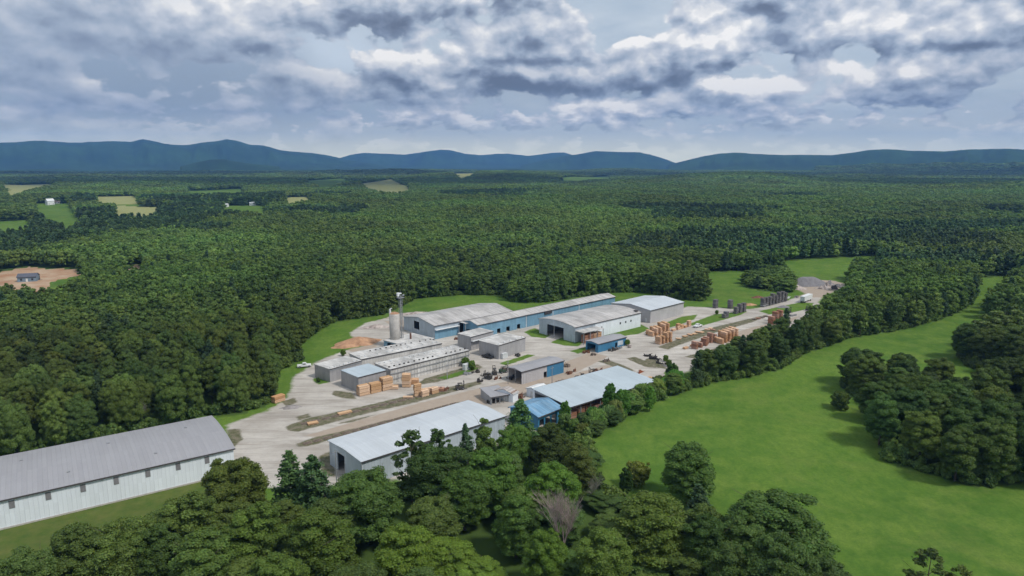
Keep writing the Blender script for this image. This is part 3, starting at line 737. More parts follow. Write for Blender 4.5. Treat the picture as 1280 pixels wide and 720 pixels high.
def build_lumber(shed, hall):
    stacks((455.5, 494), (484, 487.5), [3, 3, 4], 'lum', 'before the windowless kiln', 'fresh lumber stacks before the kilns', dims=(4.0, 1.3, 1.15), rows=2)
    stacks((491.5, 486.5), (491.5, 486.5), [1], 'lum', 'at the right end of the kiln lumber row', 'fresh lumber stacks before the kilns', dims=(3.4, 1.3, 1.1), rows=2)
    stacks((508, 484), (508, 484), [4], 'lum', 'against the long ribbed kiln', 'fresh lumber stacks before the kilns', dims=(3.0, 1.3, 1.2), rows=2)
    stacks((518.5, 480.5), (518.5, 480.5), [2], 'lum2', 'right of the tall one by the ribbed kiln', 'fresh lumber stacks before the kilns', dims=(2.6, 1.2, .95), rows=2)
    stacks((522, 495), (540, 491.5), [4, 2, 2], 'lum', 'on the weedy strip in mid yard', 'lumber on the weedy strip', dims=(2.6, 1.3, 1.1), rows=1)
    stacks((531, 495.2), (543, 491.8), [2, 2], 'lum', 'at the near edge of the weedy strip', 'lumber on the weedy strip', dims=(2.9, 1.3, 1.1), rows=1)
    stacks((550, 489), (550, 489), [1], 'lumred', 'at the right end of the weedy strip', 'lumber on the weedy strip', dims=(3.2, 1.3, 1.0), rows=2)
    stacks((510, 497.5), (510, 497.5), [1], 'lum', 'left of the tall mid-yard stack', 'lumber on the weedy strip', dims=(3.4, 1.3, .6))
    pack('lum', (*G(431, 517), .05), R(38), 'flat pale lumber bundle lying on the long weedy strip', 'loose bundles', (4.6, 1.6, .6))
    pack('lum', (*G(391, 530), .05), R(30), 'small pale lumber bundle lying near the left end of the weedy strip', 'loose bundles', (3.2, 1.8, .6))
    for k in range(2): pack('lum2', (*G(348, 502 - .0 * k), .05 + k * 1.12), R(55), ['lower', 'upper'][k] + ' lumber pack of the pair by the forest edge', 'packs by the forest edge', (4.2, 2.2, 1.1))
    # right lumber yard, four rows
    g = 'orange lumber stacks in the right yard'
    stacks((811, 418.5), (830, 413.8), [2, 3, 3, 4, 4], 'lum2', 'in the row behind the road fork', g, dims=(2.9, 1.3, 1.15), rz=R(-50), rows=1)
    stacks((814, 420.2), (833, 415.5), [2, 3, 3, 4, 4], 'lum2', 'in the front file behind the road fork', g, dims=(2.9, 1.3, 1.15), rz=R(-50), rows=1)
    stacks((823, 430), (836, 427), [3, 3, 4, 4], 'lum2', 'in the short row at the road fork', g, dims=(2.9, 1.3, 1.15), rz=R(-50), rows=1)
    stacks((842, 413.5), (850, 411), [1, 1], 'lum2', 'low on the far edge of the main road', g, dims=(2.9, 1.3, 1.0), rows=1)
    stacks((847.5, 412), (861, 408), [3, 2, 1, 3], 'lum2', 'where the grass wedge meets the road', g, dims=(2.4, 1.3, 1.0), rows=1)
    stacks((868, 436), (880, 432), [3, 2, 3], 'lumred', 'peeping over the tree belt', g, dims=(2.8, 1.3, 1.1), rz=R(-50), rows=1)
    stacks((882, 430), (892, 426), [3, 4, 3], 'lumred', 'beside the tall orange stacks', g, dims=(2.6, 1.3, 1.1), rz=R(-50), rows=1)
    stacks((897, 428), (915, 421.5), [2, 4, 4, 4, 4], 'lum2', 'at the far end of the tree belt yard', g, dims=(3.2, 1.3, 1.2), rz=R(-50), rows=1)
    stacks((900, 429.5), (918, 423), [2, 4, 4, 4, 4], 'lum2', 'in the front file beside the tree belt', g, dims=(3.2, 1.3, 1.2), rz=R(-50), rows=1)
    stacks((857, 436), (875, 430), [1, 1, 1], 'lum2', 'lying low beside the tree belt', g, dims=(2.8, 1.3, .9), rows=1)
    stacks((964, 405), (964, 405), [3], 'lumred', 'with dark red sides beyond the belt trees', g, dims=(3.0, 1.8, 1.3), rz=R(-50), rows=1)
    stacks((969, 402), (974, 400), [4, 4], 'lumred', 'tall and paired beyond the belt trees', g, dims=(3.0, 1.8, 1.3), rz=R(-50), rows=1)
    # low bundles on the centre strip
    for i, (px, py, m) in enumerate([(848,424,'lum'),(856,421,'lum'),(862,419,'lum2'),(868,418,'lum'),(872,415.5,'lum2'),(877,416,'lum'),(884,412.5,'lum2'),(888,411,'lum'),(891,413,'lumred'),(943,399.5,'logs'),(948,398.5,'lumred'),(953,397.5,'logs'),(958,396,'logs'),(812,473,'lum')]):
        pack(m, (*G(px, py), .05), R(42 if i % 2 else -35) + random.uniform(-.2, .2), f'low loose bundle, {NTH[i]} from the left on the strip between right roads', 'low bundles on the centre strip', (2.4, 1.6, .5))
    # grey stickered stacks by the upper road
    g = 'tall grey stickered stacks'
    stacks((953.5, 383.5), (981, 376.5), [4, 4, 4, 5, 4, 5, 5, 4], 'lumgrey', 'beside the upper road', g, dims=(2.0, 2.6, 1.25), rz=R(-45), adj='weathered grey ')
    stacks((920, 392), (929, 389.5), [3, 4, 4], 'lumgrey', 'at the bend of the upper road', g, dims=(2.0, 2.6, 1.2), rz=R(-45), adj='weathered grey ')
    stacks((905.5, 397.5), (907.5, 397), [2, 3], 'lumgrey', 'alone on the grass wedge', g, dims=(2.0, 2.4, 1.1), rz=R(-45), adj='weathered grey ')
    stacks((894, 385), (894, 385), [4], 'lumgrey', 'left on the meadow edge', g, dims=(2.0, 2.8, 1.2), rz=R(-45), adj='weathered grey ')
    stacks((912.5, 385.5), (912.5, 385.5), [4], 'lumgrey', 'right on the meadow edge', g, dims=(2.0, 2.8, 1.2), rz=R(-45), adj='weathered grey ')
    # inside the open shed and the hall's lean-to
    loc, rz, Lx, W = shed; Rm = Matrix.Rotation(rz, 3, 'Z')
    for i in range(9):
        for k in range(3 if i % 3 else 2):
            p = Rm @ Vector((2.2 + i * 3.55, 2.0, 0)) + Vector(loc)
            pack('lumred', (p.x, p.y, .06 + k * 1.12), rz + random.uniform(-.03, .03), f'{ORD[k]} dark lumber pack, {NTH[i]} stack from left under the pale shed roof', 'lumber under the open shed', (3.1, 2.2, 1.1))
    loc, rz, Lx, W = hall; Rm = Matrix.Rotation(rz, 3, 'Z')
    for i in range(4):
        for k in range(3):
            p = Rm @ Vector((3.2 + i * 2.9, -3.2, 0)) + Vector(loc)
            pack('lumred' if i < 2 else 'lum2', (p.x, p.y, .06 + k * 1.27), rz, f'{ORD[k]} red brown lumber pack, {NTH[i]} stack under the storage hall lean-to', 'lumber under the hall lean-to', (2.5, 2.4, 1.25))
    # strips of old timbers lying on the weedy beds
    for (a, b, n, lab) in (((375, 531), (560, 487), 16, 'weathered grey timber bearers laid along the long weedy strip'), ((378, 556), (572, 504), 18, 'weathered timber bearers laid along the narrow strip beside the white roof')):
        A = Vector(G(*a)); B = Vector(G(*b)); ang = math.atan2((B - A).y, (B - A).x)
        for i in range(n):
            p = A.lerp(B, (i + .5) / n)
            mb = MB(); ln = (B - A).length / n * .8
            for q in (-.7, 0, .7): mb.box(-ln / 2, ln / 2, q - .12, q + .12, 0, .22)
            o = mb.build('timber_bearer', M['logs']); o.location = (p.x, p.y, .03); o.rotation_euler = (0, 0, ang + random.uniform(-.05, .05))
            tag(o, lab, 'timber bearer', lab.split(' laid ')[1] + ' bearers')
# ------------------------------------------------------------------ HEAPS, VEHICLES, MACHINES
def heap(name, px, py, rx, ry, h, mat, label, rz=0, lump=.25, flat=0):
    x0, y0 = G(px, py); n = 40
    V = []; Fq = []
    for j in range(14):
        t = j / 13
        for i in range(n):
            a = 2 * math.pi * i / n; wob = 1 + lump * (mnoise.noise(Vector((math.cos(a) * 1.7 + px, math.sin(a) * 1.7, t * 1.5))) )
            hh = h * (1 - max(0, (t - flat) / (1 - flat)) ** 1.1)
            hh *= 1 + lump * .8 * mnoise.noise(Vector((math.cos(a) * t * 3, math.sin(a) * t * 3, px * .3))) 
            V.append((rx * t * wob * math.cos(a), ry * t * wob * math.sin(a), max(0, hh) if j < 13 else -.05))
    for j in range(13):
        for i in range(n): Fq.append((j * n + i, (j + 1) * n + i, (j + 1) * n + (i + 1) % n, j * n + (i + 1) % n))
    o = from_np(name, V, Fq, M[mat], None, True); o.location = (x0, y0, 0.02); o.rotation_euler = (0, 0, R(rz))
    return tag(o, label, 'heap')
def wheel(root, x, y, r, w):
    t = MB().tube((x, y - w / 2, r), (x, y + w / 2, r), r, r, 16).build('wheel', M['rubber'], root)
    MB().tube((x, y - w / 2 - .02, r), (x, y + w / 2 + .02, r), r * .5, r * .5, 10).build('rim', M['steel'], t)
def pos(px, py, z=.04): x, y = G(px, py); return (x, y, z)
def forklift(px, py, rz, label, paint='machine'):
    e = empty('forklift', pos(px, py), R(rz), label, 'forklift')
    mb = MB(); mb.prism([(-1.5, .5), (-1.6, 1.5), (-.6, 1.7), (.2, 1.1), (1.2, 1.0), (1.3, .45)], 'y', -.75, .75); mb.build('body', M[paint], e)
    part(e, 'mast', 'dark_inside', (1.35, 1.5, -.55, -.4, .1, 3.2), (1.35, 1.5, .4, .55, .1, 3.2), (1.36, 1.48, -.4, .4, 2.9, 3.1), (1.36, 1.48, -.4, .4, 1.4, 1.55))
    part(e, 'fork', 'dark_inside', (1.5, 2.7, -.42, -.28, .08, .14)); part(e, 'fork', 'dark_inside', (1.5, 2.7, .28, .42, .08, .14))
    part(e, 'overhead_guard', 'machine', (-.8, .8, -.65, .65, 2.3, 2.38), *[(a, a + .08, b_, b_ + .08, 1.2, 2.3) for a in (-.8, .72) for b_ in (-.65, .57)])
    part(e, 'seat', 'rubber', (-.5, .05, -.25, .25, 1.6, 1.8), (-.55, -.42, -.25, .25, 1.6, 2.1))
    for x in (-1.0, .95):
        for y in (-.72, .72): wheel(e, x, y, .45, .28)
    return e
def pickup(px, py, rz, label, mat='carblack'):
    e = empty('pickup_truck', pos(px, py), R(rz), label, 'pickup truck')
    mb = MB(); mb.prism([(-2.7, .5), (-2.7, 1.1), (-.7, 1.15), (-.65, 1.15), (1.0, 1.15), (2.6, 1.05), (2.7, .5)], 'y', -.95, .95); mb.build('body', M[mat], e)
    MB().prism([(-.75, 1.15), (-.6, 1.8), (.6, 1.8), (1.1, 1.15)], 'y', -.85, .85).build('cab', M[mat], e)
    part(e, 'windscreen', 'glass', (-.5, .5, -.88, -.855, 1.25, 1.7), (-.5, .5, .855, .88, 1.25, 1.7))
    for x in (-1.8, 1.8):
        for y in (-.85, .85): wheel(e, x, y, .4, .26)
def build_things():
    heap('sawdust_heap', 448, 428, 9.5, 7, 2.6, 'sawdust', 'orange brown heap of bark and sawdust at the meadow edge', 30)
    heap('sawdust_heap', 432, 433, 6, 4, 1.3, 'sawdust', 'lower spread of orange sawdust left of the main heap', 20)
    heap('rubble_heap', 470, 409, 8, 3.0, 1.3, 'rubble', 'grey strip of rubble along the edge of the woods behind the silo', 12, .5)
    heap('earth_heap', 520, 392, 10, 3.5, 1.0, 'rubble', 'low reddish bank of earth behind the main sawmill hall', 15, .4)
    heap('gravel_heap', 1009, 356, 15, 8, 5.0, 'heapblue', 'broad blue grey heap of crushed stone on the far pad', 8, .12, .35)
    heap('gravel_heap', 994, 361, 8, 5, 2.4, 'rubble', 'pale stony heap left of the blue grey stone heap', 0, .3, .2)
    for i, (px, py, rx, ry, h, m) in enumerate([(1030,361,4.5,3,2.6,'rubble'),(1037,357,5,3.5,3.6,'gravelheap'),(1043,361,4,3,2.4,'dark_inside'),(1049,359,6,3,1.7,'gravelheap'),(1033,359,3,2.5,3.0,'rubble')]):
        heap('scrap_heap', px, py, rx, ry, h, m, ['pale rubble heap nearest the far road end', 'tallest jagged heap of grey scrap on the far pad', 'dark heap of scrap between the grey ones', 'low grey heap at the right of the far pad', 'small pale heap behind the front rubble'][i], i * 40, .8)
    heap('gravel_heap', 979, 384, 4.5, 2.4, 1.2, 'heapblue', 'small blue grey stone heap in the road triangle', 20, .15)
    heap('sand_heap', 937, 381, 4, 3, 1.0, 'sawdust', 'small orange sand heap by the upper road', 0, .4)
    heap('pallet_heap', 947, 372, 4, 2, 1.2, 'rust', 'rusty brown pile of scrap on the meadow corner', 10, .6)
    heap('rock_pile', 364, 509, 3.4, 1.8, .7, 'gravelheap', 'small pile of rocks and weeds in the wide gravel turn', 10, .8)
    # yard machines
    forklift(648, 434, 70, 'dark forklift parked between the square kiln and the storage hall')
    forklift(575, 487, 20, 'small dark forklift standing alone in the middle of the yard')
    forklift(618, 468, 100, 'dark forklift in the cluster beside the equipment shed', 'machine')
    forklift(610, 474, 150, 'grimy forklift at the near end of the machine cluster', 'machine')
    forklift(629, 466, 30, 'olive forklift nearest the open bay of the equipment shed', 'green_paint')
    forklift(741, 469, 200, 'rusty brown loader parked behind the pale shed roof', 'rust')
    pickup(609.5, 447.5, 140, 'black pickup truck beside the square grey kiln')
    pickup(721, 477, 20, 'dark pickup truck among the timber behind the pale shed roof')
    pickup(640, 473, 60, 'dark pickup truck under the open bay of the equipment shed')
    pickup(872, 409, 40, 'white pickup truck on the main road beyond the lumber', 'white')
    pickup(380.5, 459, 20, 'white pickup truck at the forest edge by the kilns', 'white')
    pickup(955, 383.2, 40, 'small pale pickup truck at the foot of the grey stacks', 'steel')
    forklift(985, 391, 10, 'dark loader in the grassy road triangle'); forklift(1009, 388, 60, 'blackish loader close to the belt trees')
    # trailer
    e = empty('box_trailer', pos(1007.5, 377), R(47), 'long white box trailer parked beside the upper road', 'trailer')
    part(e, 'body', 'white', (-6.2, 6.2, -1.3, 1.3, 1.1, 3.9)); part(e, 'chassis', 'machine', (-6.0, 6.0, -.5, .5, .8, 1.1)); part(e, 'door', 'trim_light', (-6.26, -6.205, -1.2, -.04, 1.2, 3.8)); part(e, 'door', 'trim_light', (-6.26, -6.205, .04, 1.2, 1.2, 3.8))
    for x in (-5, -3.8, 4.2):
        for y in (-1.05, 1.05): wheel(e, x, y, .5, .3)
    # low flat wagons near the kiln row, scrap piles by the sheds
    for i, (px, py, rz, w, m) in enumerate([(556,488,30,3.6,'rust'),(715,466,40,5,'rust'),(708,459,40,3.5,'logs'),(700,480,35,7,'logs'),(690,484,35,6,'logs'),(733,441,30,3,'rust'),(742,444,60,2.5,'logs'),(767,438,40,5,'machine'),(775,436,40,3,'steel'),(788,434,30,2.5,'rubble'),(818,449,-30,5,'dark_inside'),(812,446,-30,5,'machine'),(826,455,-40,4,'machine'),(715,484,30,5,'rust'),(560,420,40,6,'orange'),(572,424,40,5,'rust'),(990,395,20,5,'steel'),(1012,391,30,5,'machine'),(986,373,10,3,'white'),(996,372,30,3,'gravelheap'),(668,500,40,2,'white'),(614,503,20,3,'machine'),(594,466,40,3,'machine'),(606,470,30,3.5,'machine'),(622,474,60,3,'rust'),(600,477,20,3,'dark_inside'),(634,462,40,3,'logs'),(725,472,35,5,'machine'),(748,464,30,4,'rust'),(703,486,35,5,'rust'),(757,452,20,3,'logs'),(652,497,50,3,'rust'),(585,468,40,2.5,'steel'),(800,466,30,3,'orange'),(648,445,50,3,'machine')]):
        mb = MB(); rnd = random.Random(i)
        for k in range(9):
            a, b_ = rnd.uniform(-w / 2, w / 2), rnd.uniform(-1, 1); l_, ww, h = rnd.uniform(.4, w * .35), rnd.uniform(.2, .7), rnd.uniform(.25, 1.1)
            mb.box(a - l_ / 2, a + l_ / 2, b_ - ww / 2, b_ + ww / 2, 0, h)
            mb.tube((a, b_, h), (a + rnd.uniform(-1, 1), b_ + rnd.uniform(-.6, .6), h + rnd.uniform(0, .6)), .09, n=5)
        o = mb.build('scrap_pile', M[m]); o.location = pos(px, py, .03); o.rotation_euler = (0, 0, R(rz))
        where = ['at the end of the mid-yard lumber', 'right of the blue end of the equipment shed', 'behind the blue end wall of the equipment shed', 'along the back of the pale shed roof', 'between the tiny white shed and the pale shed roof', 'left of the blue workshop', 'before the open end of the blue workshop', 'against the blue workshop wall', 'below the blue workshop window', 'at the right corner of the blue workshop', 'on the weedy corner by the belt trees', 'at the upper tip of the weedy corner', 'at the lower tip of the weedy corner', 'behind the middle of the pale shed roof', 'in front of the sawmill loading bay', 'right of the sawmill loading bay', 'in the grassy road triangle', 'beside the belt trees near the trailer', 'behind the upper road', 'left of the white trailer', 'beside the tiny white shed', 'left of the low lean-to', 'at the right end of the ribbed kiln', 'at the top of the forklift cluster', 'between the forklift cluster and the rusty roofed hut', 'at the near end of the forklift cluster', 'behind the open bay of the equipment shed', 'close behind the pale shed roof, left of the loader', 'just right of the rusty loader', 'between the timber rows behind the pale shed', 'on the bare earth beyond the pale shed', 'beside the rusty roofed hut', 'before the white cabinet of the ribbed kiln', 'beyond the right corner of the pale shed', 'near the forklift by the square grey kiln'][i]
        kindw = {'rust': 'rusty', 'logs': 'brown timber', 'machine': 'dark', 'steel': 'grey metal', 'rubble': 'pale', 'dark_inside': 'blackish', 'orange': 'orange brown', 'white': 'whitish', 'gravelheap': 'grey'}[m]
        tag(o, f'{kindw} scrap pile {where}', 'scrap pile')
    # light pole in the yard and by front lane
    for px, py, h, lab in ((635, 480, 9, 'bare utility pole at the corner of the equipment shed'), (421, 606, 9.5, 'slim pole beside the doorway of the white roofed warehouse'), (559, 474, 6, 'short dark pole before the ribbed kiln'), (690, 480.5, 7, 'slim pole behind the tiny white shed')):
        e = empty('utility_pole', pos(px, py, 0), R(40), lab, 'pole')
        MB().tube((0, 0, 0), (0, 0, h), .14, .1, 8).build('shaft', M['steel'], e); part(e, 'crossarm', 'steel', (-.8, .8, -.06, .06, h - .8, h - .68))
    # far houses
    def house(px, py, rz, l_, w, h, rise, wall, roof, label, name='house'):
        x, y = Gt(px, py); z = float(T(x, y))
        e = empty(name, (x, y, z), R(rz), label, 'house')
        mb = MB(); mb.box(-l_/2, l_/2, -w/2, w/2, -1, h); mb.prism([(-w/2, h), (0, h + rise), (w/2, h)], 'x', -l_/2, l_/2); mb.build('wall', M[wall], e)
        MB().prism([(-w/2 - .5, h - .1), (0, h + rise + .05), (w/2 + .5, h - .1), (w/2 + .5, h + .15), (0, h + rise + .35), (-w/2 - .5, h + .15)], 'x', -l_/2 - .4, l_/2 + .4).build('roof', M[roof], e)
        for i in range(3):
            xx = -l_/2 + l_ * (i + .7) / 3.4
            part(e, 'window' if i != 1 else 'door', 'glass' if i != 1 else 'white', (xx - .6, xx + .6, -w/2 - .06, -w/2 - .004, .9 if i != 1 else 0, 2.2))
    house(36, 351, 20, 11, 8, 3.2, 1.8, 'siding', 'shingle', 'blue grey single storey house on red dirt clearing')
    e = forklift(47, 350, 30, 'dark tractor parked right of the house on red dirt', 'machine')
    house(63, 259, 60, 12, 8, 7, 4, 'white', 'white', 'tall white farmhouse at the head of the left fields')
    house(13, 260, 10, 16, 8, 4, 2, 'white', 'trim_light', 'low white house left of the fields among trees')
    house(73, 258, 0, 12, 7, 3, 2, 'wall_beige', 'shingle_brown', 'small tan house right of the tall farmhouse')
    house(199, 256, 0, 18, 9, 4, 3, 'brick', 'shingle_brown', 'brown roofed brick house behind the pale hay field')
    house(216, 257, 0, 10, 8, 3, 2, 'white', 'shingle_brown', 'small pale house right of the brick house')
    house(281, 259, 0, 12, 8, 4, 2, 'white', 'trim_light', 'white house left in the thin far clearing')
    house(317, 257, 0, 12, 8, 4, 2, 'white', 'trim_light', 'white house right in the thin far clearing')
    house(912, 245.5, 0, 12, 9, 9, 3, 'wall_white', 'trim_light', 'lone white house deep in the forest')
    # dirt road ends: stacks of scrap on red clearing
# ------------------------------------------------------------------ TREES
def leafmat(name, c1, c2, c3, trans=.36):
    m, nt = newmat(name)
    p = N(nt, 'ShaderNodeBsdfPrincipled'); p.inputs['Roughness'].default_value = .55; p.inputs['Specular IOR Level'].default_value = .25
    t = N(nt, 'ShaderNodeBsdfTranslucent'); mx = N(nt, 'ShaderNodeMixShader'); o = N(nt, 'ShaderNodeOutputMaterial')
    mx.inputs[0].default_value = trans
    oi = N(nt, 'ShaderNodeObjectInfo'); at = attr(nt, 'leaf')
    rp = N(nt, 'ShaderNodeValToRGB'); e = rp.color_ramp.elements
    e[0].position = 0; e[0].color = (*c1, 1); e[1].position = 1; e[1].color = (*c3, 1); k = e.new(.5); k.color = (*c2, 1)
    L(nt, oi.outputs['Random'], rp.inputs[0])
    nz = noise(nt, oi.outputs['Location'], .006, 3, .6)
    hs = N(nt, 'ShaderNodeHueSaturation'); L(nt, rp.outputs[0], hs.inputs['Color'])
    L(nt, mr(nt, nz, .35, .65, .485, .515), hs.inputs['Hue']); L(nt, mth(nt, 'MULTIPLY', mr(nt, nz, .35, .65, .75, 1.25), mr(nt, noise(nt, oi.outputs['Location'], .0017, 3, .6), .35, .65, .8, 1.2)), hs.inputs['Value'])
    c = mixc(nt, 1., hs.outputs[0], at.outputs['Color'], 'MULTIPLY')
    c = mixc(nt, 1., c, oi.outputs['Color'], 'MULTIPLY')
    L(nt, c, p.inputs['Base Color'])
    c2_ = mixc(nt, 1., c, (1.15, 1.25, .6), 'MULTIPLY'); L(nt, c2_, t.inputs[0])
    L(nt, p.outputs[0], mx.inputs[1]); L(nt, t.outputs[0], mx.inputs[2]); L(nt, mx.outputs[0], o.inputs[0])
    return m
M['leaf'] = leafmat('broadleaf foliage', (.084,.142,.036), (.126,.203,.050), (.180,.258,.060))
M['needle'] = leafmat('pine foliage', (.052,.100,.044), (.070,.130,.052), (.09,.15,.06), .25)
def cube_sphere(n):
    V = []; Q = []; ix = {}
    def vid(p):
        k = tuple(round(c, 5) for c in p)
        if k not in ix: ix[k] = len(V); V.append(k)
        return ix[k]
    for ax in range(3):
        for sg in (-1, 1):
            for i in range(n):
                for j in range(n):
                    q = []
                    for di, dj in ((0,0),(1,0),(1,1),(0,1)):
                        u = -1 + 2 * (i + di) / n; v = -1 + 2 * (j + dj) / n; p = [0, 0, 0]; p[ax] = sg; p[(ax + 1) % 3] = u; p[(ax + 2) % 3] = v * sg
                        q.append(vid(p))
                    Q.append(q)
    V = np.array(V, float); V /= np.linalg.norm(V, axis=1, keepdims=True); return V, np.array(Q)
def cards(name, P_, Nn, size, rng, mat, shade=None, core=None, res=3):
    n = len(P_)
    Nn = Nn / (np.linalg.norm(Nn, axis=1, keepdims=True) + 1e-9)
    rv = rng.normal(size=(n, 3)); U = np.cross(Nn, rv); U /= np.linalg.norm(U, axis=1, keepdims=True) + 1e-9
    W = np.cross(Nn, U); s = size[:, None]
    a = rng.uniform(.55, 1., (n, 4, 1)); lift = rng.uniform(-.25, .25, (n, 4, 1))
    C = np.stack([P_ + U * s * a[:, 0], P_ + W * s * a[:, 1], P_ - U * s * a[:, 2], P_ - W * s * a[:, 3]], 1)
    C += Nn[:, None, :] * lift * s[:, None, :]
    V = C.reshape(-1, 3); Fq = np.arange(n * 4).reshape(n, 4)
    v = rng.uniform(.72, 1.28, n) if shade is None else shade
    hue = rng.normal(0, .05, n)
    colr = np.stack([v * (1 + hue), v, v * (1 - hue), np.ones(n)], -1)
    sm = np.zeros(n, bool)
    if core is not None:
        cs, cq = cube_sphere(res); vs = [V]; fs = [Fq]; off = len(V)
        for c, r_ in zip(*core):
            w = cs * r_ * (1 + rng.uniform(-.10, .10, (len(cs), 1))) * np.array([1, 1, .9]) + c
            vs.append(w); fs.append(cq + off); off += len(cs)
        V = np.concatenate(vs); Fq = np.concatenate(fs); k = len(Fq) - n
        colr = np.concatenate([colr, np.tile([.92, .92, .92, 1], (k, 1))]); sm = np.concatenate([sm, np.ones(k, bool)])
    o = from_np(name, V, Fq, mat, False, False, [('leaf', 'FACE', colr)])
    o.data.polygons.foreach_set('use_smooth', sm)
    return o
def lobes_for(rng, H, Rr, zb, nl, kind):
    """clumps on a dome over a fuller skirt"""
    Cc = []; rad = []
    zc = zb + (H - zb) * (.46 if kind == 'oak' else .42); up = H - zc; dn = zc - zb
    for i in range(nl):
        u = rng.uniform(-.75, 1); a = 2.39996 * i + rng.uniform(-.5, .5)
        ring = math.sqrt(max(0, 1 - u * u)) ** (.85 if kind == 'oak' else 1.1)
        if kind == 'tall': ring *= .92
        lr = Rr * rng.uniform(.11, .27) * (1 if u < .5 else .9)
        k = rng.uniform(.66, .98); wob = 1 + .16 * math.sin(a * 2 + Rr * 9) + .1 * math.sin(a * 3 + u * 4)
        q = (Rr - lr * .8) * ring * k * wob
        z = zc + (u * (up - lr * .8) * (k if u > 0 else 1) if u > 0 else u * dn)
        Cc.append((q * math.cos(a), q * math.sin(a), z)); rad.append(lr)
    return np.array(Cc), np.array(rad)
def broad_crown(name, seed, H=18., Rr=5.6, zb=3., nl=46, nleaf=9000, ls=.30, kind='oak', res=3, coref=.86, gain=1., jit=.55):
    rng = np.random.default_rng(seed)
    C, rad = lobes_for(rng, H, Rr, zb, nl, kind)
    C = np.concatenate([C, [[0, 0, zb + (H - zb) * .35], [0, 0, zb + (H - zb) * .6]]]); rad = np.concatenate([rad, [Rr * .62, Rr * .55]])
    # random squash / lean
    n = int(nleaf * 1.8); w = rad ** 2; li = rng.choice(len(rad), n, p=w / w.sum())
    D = rng.normal(size=(n, 3)); D /= np.linalg.norm(D, axis=1, keepdims=True)
    D[:, 2] = np.where((D[:, 2] < -.3) & (rng.random(n) < .7), -D[:, 2], D[:, 2])
    rr = rng.uniform(.76, 1.16, n)
    Pp = C[li] + D * (rad[li] * rr)[:, None] * np.array([1, 1, .85])
    # drop those deep inside other lobes
    keep = np.ones(n, bool)
    for k in range(len(rad)):
        dd = np.linalg.norm((Pp - C[k]) / np.array([1, 1, .85]), axis=1); keep &= (dd > rad[k] * .74) | (li == k)
    keep &= (Pp[:, 2] > zb * .35)
    idx = np.nonzero(keep)[0][:nleaf]
    Pp = Pp[idx]; D = D[idx]
    Nn = D + rng.normal(size=D.shape) * jit; Nn[:, 2] += .08
    lv = rng.uniform(.85, 1.15, len(rad))[li[idx]]
    v = rng.uniform(.78, 1.22, len(idx)) * lv * gain
    return cards(name, Pp, Nn, ls * rng.uniform(.6, 1.35, len(idx)), rng, M['leaf'], v, (C, rad * coref), res)
def pine_crown(name, seed, H=18., Rr=3.6, zb=3.5, nleaf=6000, ls=.3, mat='needle'):
    rng = np.random.default_rng(seed); P_ = []; Nn = []
    nb = 90; per = nleaf // nb
    for i in range(nb):
        t = (i + rng.random()) / nb; z = zb + (H - zb) * t; ln = Rr * (1 - t) ** .75 * rng.uniform(.7, 1.15) + .25
        a = rng.uniform(0, 2 * math.pi); d = np.array([math.cos(a), math.sin(a), 0])
        s = rng.uniform(.15, 1, per) ** .7
        p = np.stack([d[0] * ln * s, d[1] * ln * s, z + ln * s * .18 - (s * ln) ** 2 * .05], -1) + rng.normal(size=(per, 3)) * (.16 + .22 * ln * .3)
        P_.append(p); q = np.tile(d * .5 + np.array([0, 0, .9]), (per, 1)) + rng.normal(size=(per, 3)) * .5; Nn.append(q)
    P_ = np.concatenate(P_); Nn = np.concatenate(Nn)
    return cards(name, P_, Nn, ls * rng.uniform(.6, 1.3, len(P_)), rng, M[mat])
def open_crown(name, seed, H=16., Rr=3.6, zb=4, nl=75, nleaf=4200, ls=.26):
    rng = np.random.default_rng(seed); P_ = []; Nn = []
    for i in range(nl):
        t = rng.random(); z = zb + (H - zb) * t; a = rng.uniform(0, 6.28); q = Rr * math.sin(math.pi * (.15 + .8 * t)) * rng.uniform(.3, .95); r_ = rng.uniform(.3, .75)
        n = nleaf // nl; D = rng.normal(size=(n, 3)); D /= np.linalg.norm(D, axis=1, keepdims=True)
        P_.append(np.array([q * math.cos(a), q * math.sin(a), z]) + D * r_ * rng.uniform(.4, 1, (n, 1)) * np.array([1.1, 1.1, .75])); Nn.append(D + rng.normal(size=D.shape) * .6 + np.array([0, 0, .4]))
    return cards(name, np.concatenate(P_), np.concatenate(Nn), ls * rng.uniform(.6, 1.3, sum(len(p) for p in P_)), rng, M['leaf'])
def trunk(name, seed, H=18., r=.28, limbs=7, frac=.8, mat='bark', spread=.3):
    rnd = random.Random(seed); mb = MB(); p = Vector((0, 0, -.4)); segs = 7; pts = [p]
    for i in range(segs):
        p = p + Vector((rnd.uniform(-.18, .18), rnd.uniform(-.18, .18), H * frac / segs)); pts.append(p)
    for i in range(segs): mb.tube(pts[i], pts[i + 1], r * (1 - i / segs * .8), r * (1 - (i + 1) / segs * .8), 7, False)
    for k in range(limbs):
        j = rnd.randint(2, segs - 1); a = rnd.uniform(0, 6.28); b0 = pts[j]; ln = H * rnd.uniform(.12, .22)
        b1 = b0 + Vector((math.cos(a) * ln * .8, math.sin(a) * ln * .8, ln * .75)); mb.tube(b0, b1, r * .35, r * .12, 5, False)
        b2 = b1 + Vector((math.cos(a + .7) * ln * .4, math.sin(a + .7) * ln * .4, ln * .5)); mb.tube(b1, b2, r * .12, .02, 4, False)
    return mb.build(name, M[mat], None, link=False)
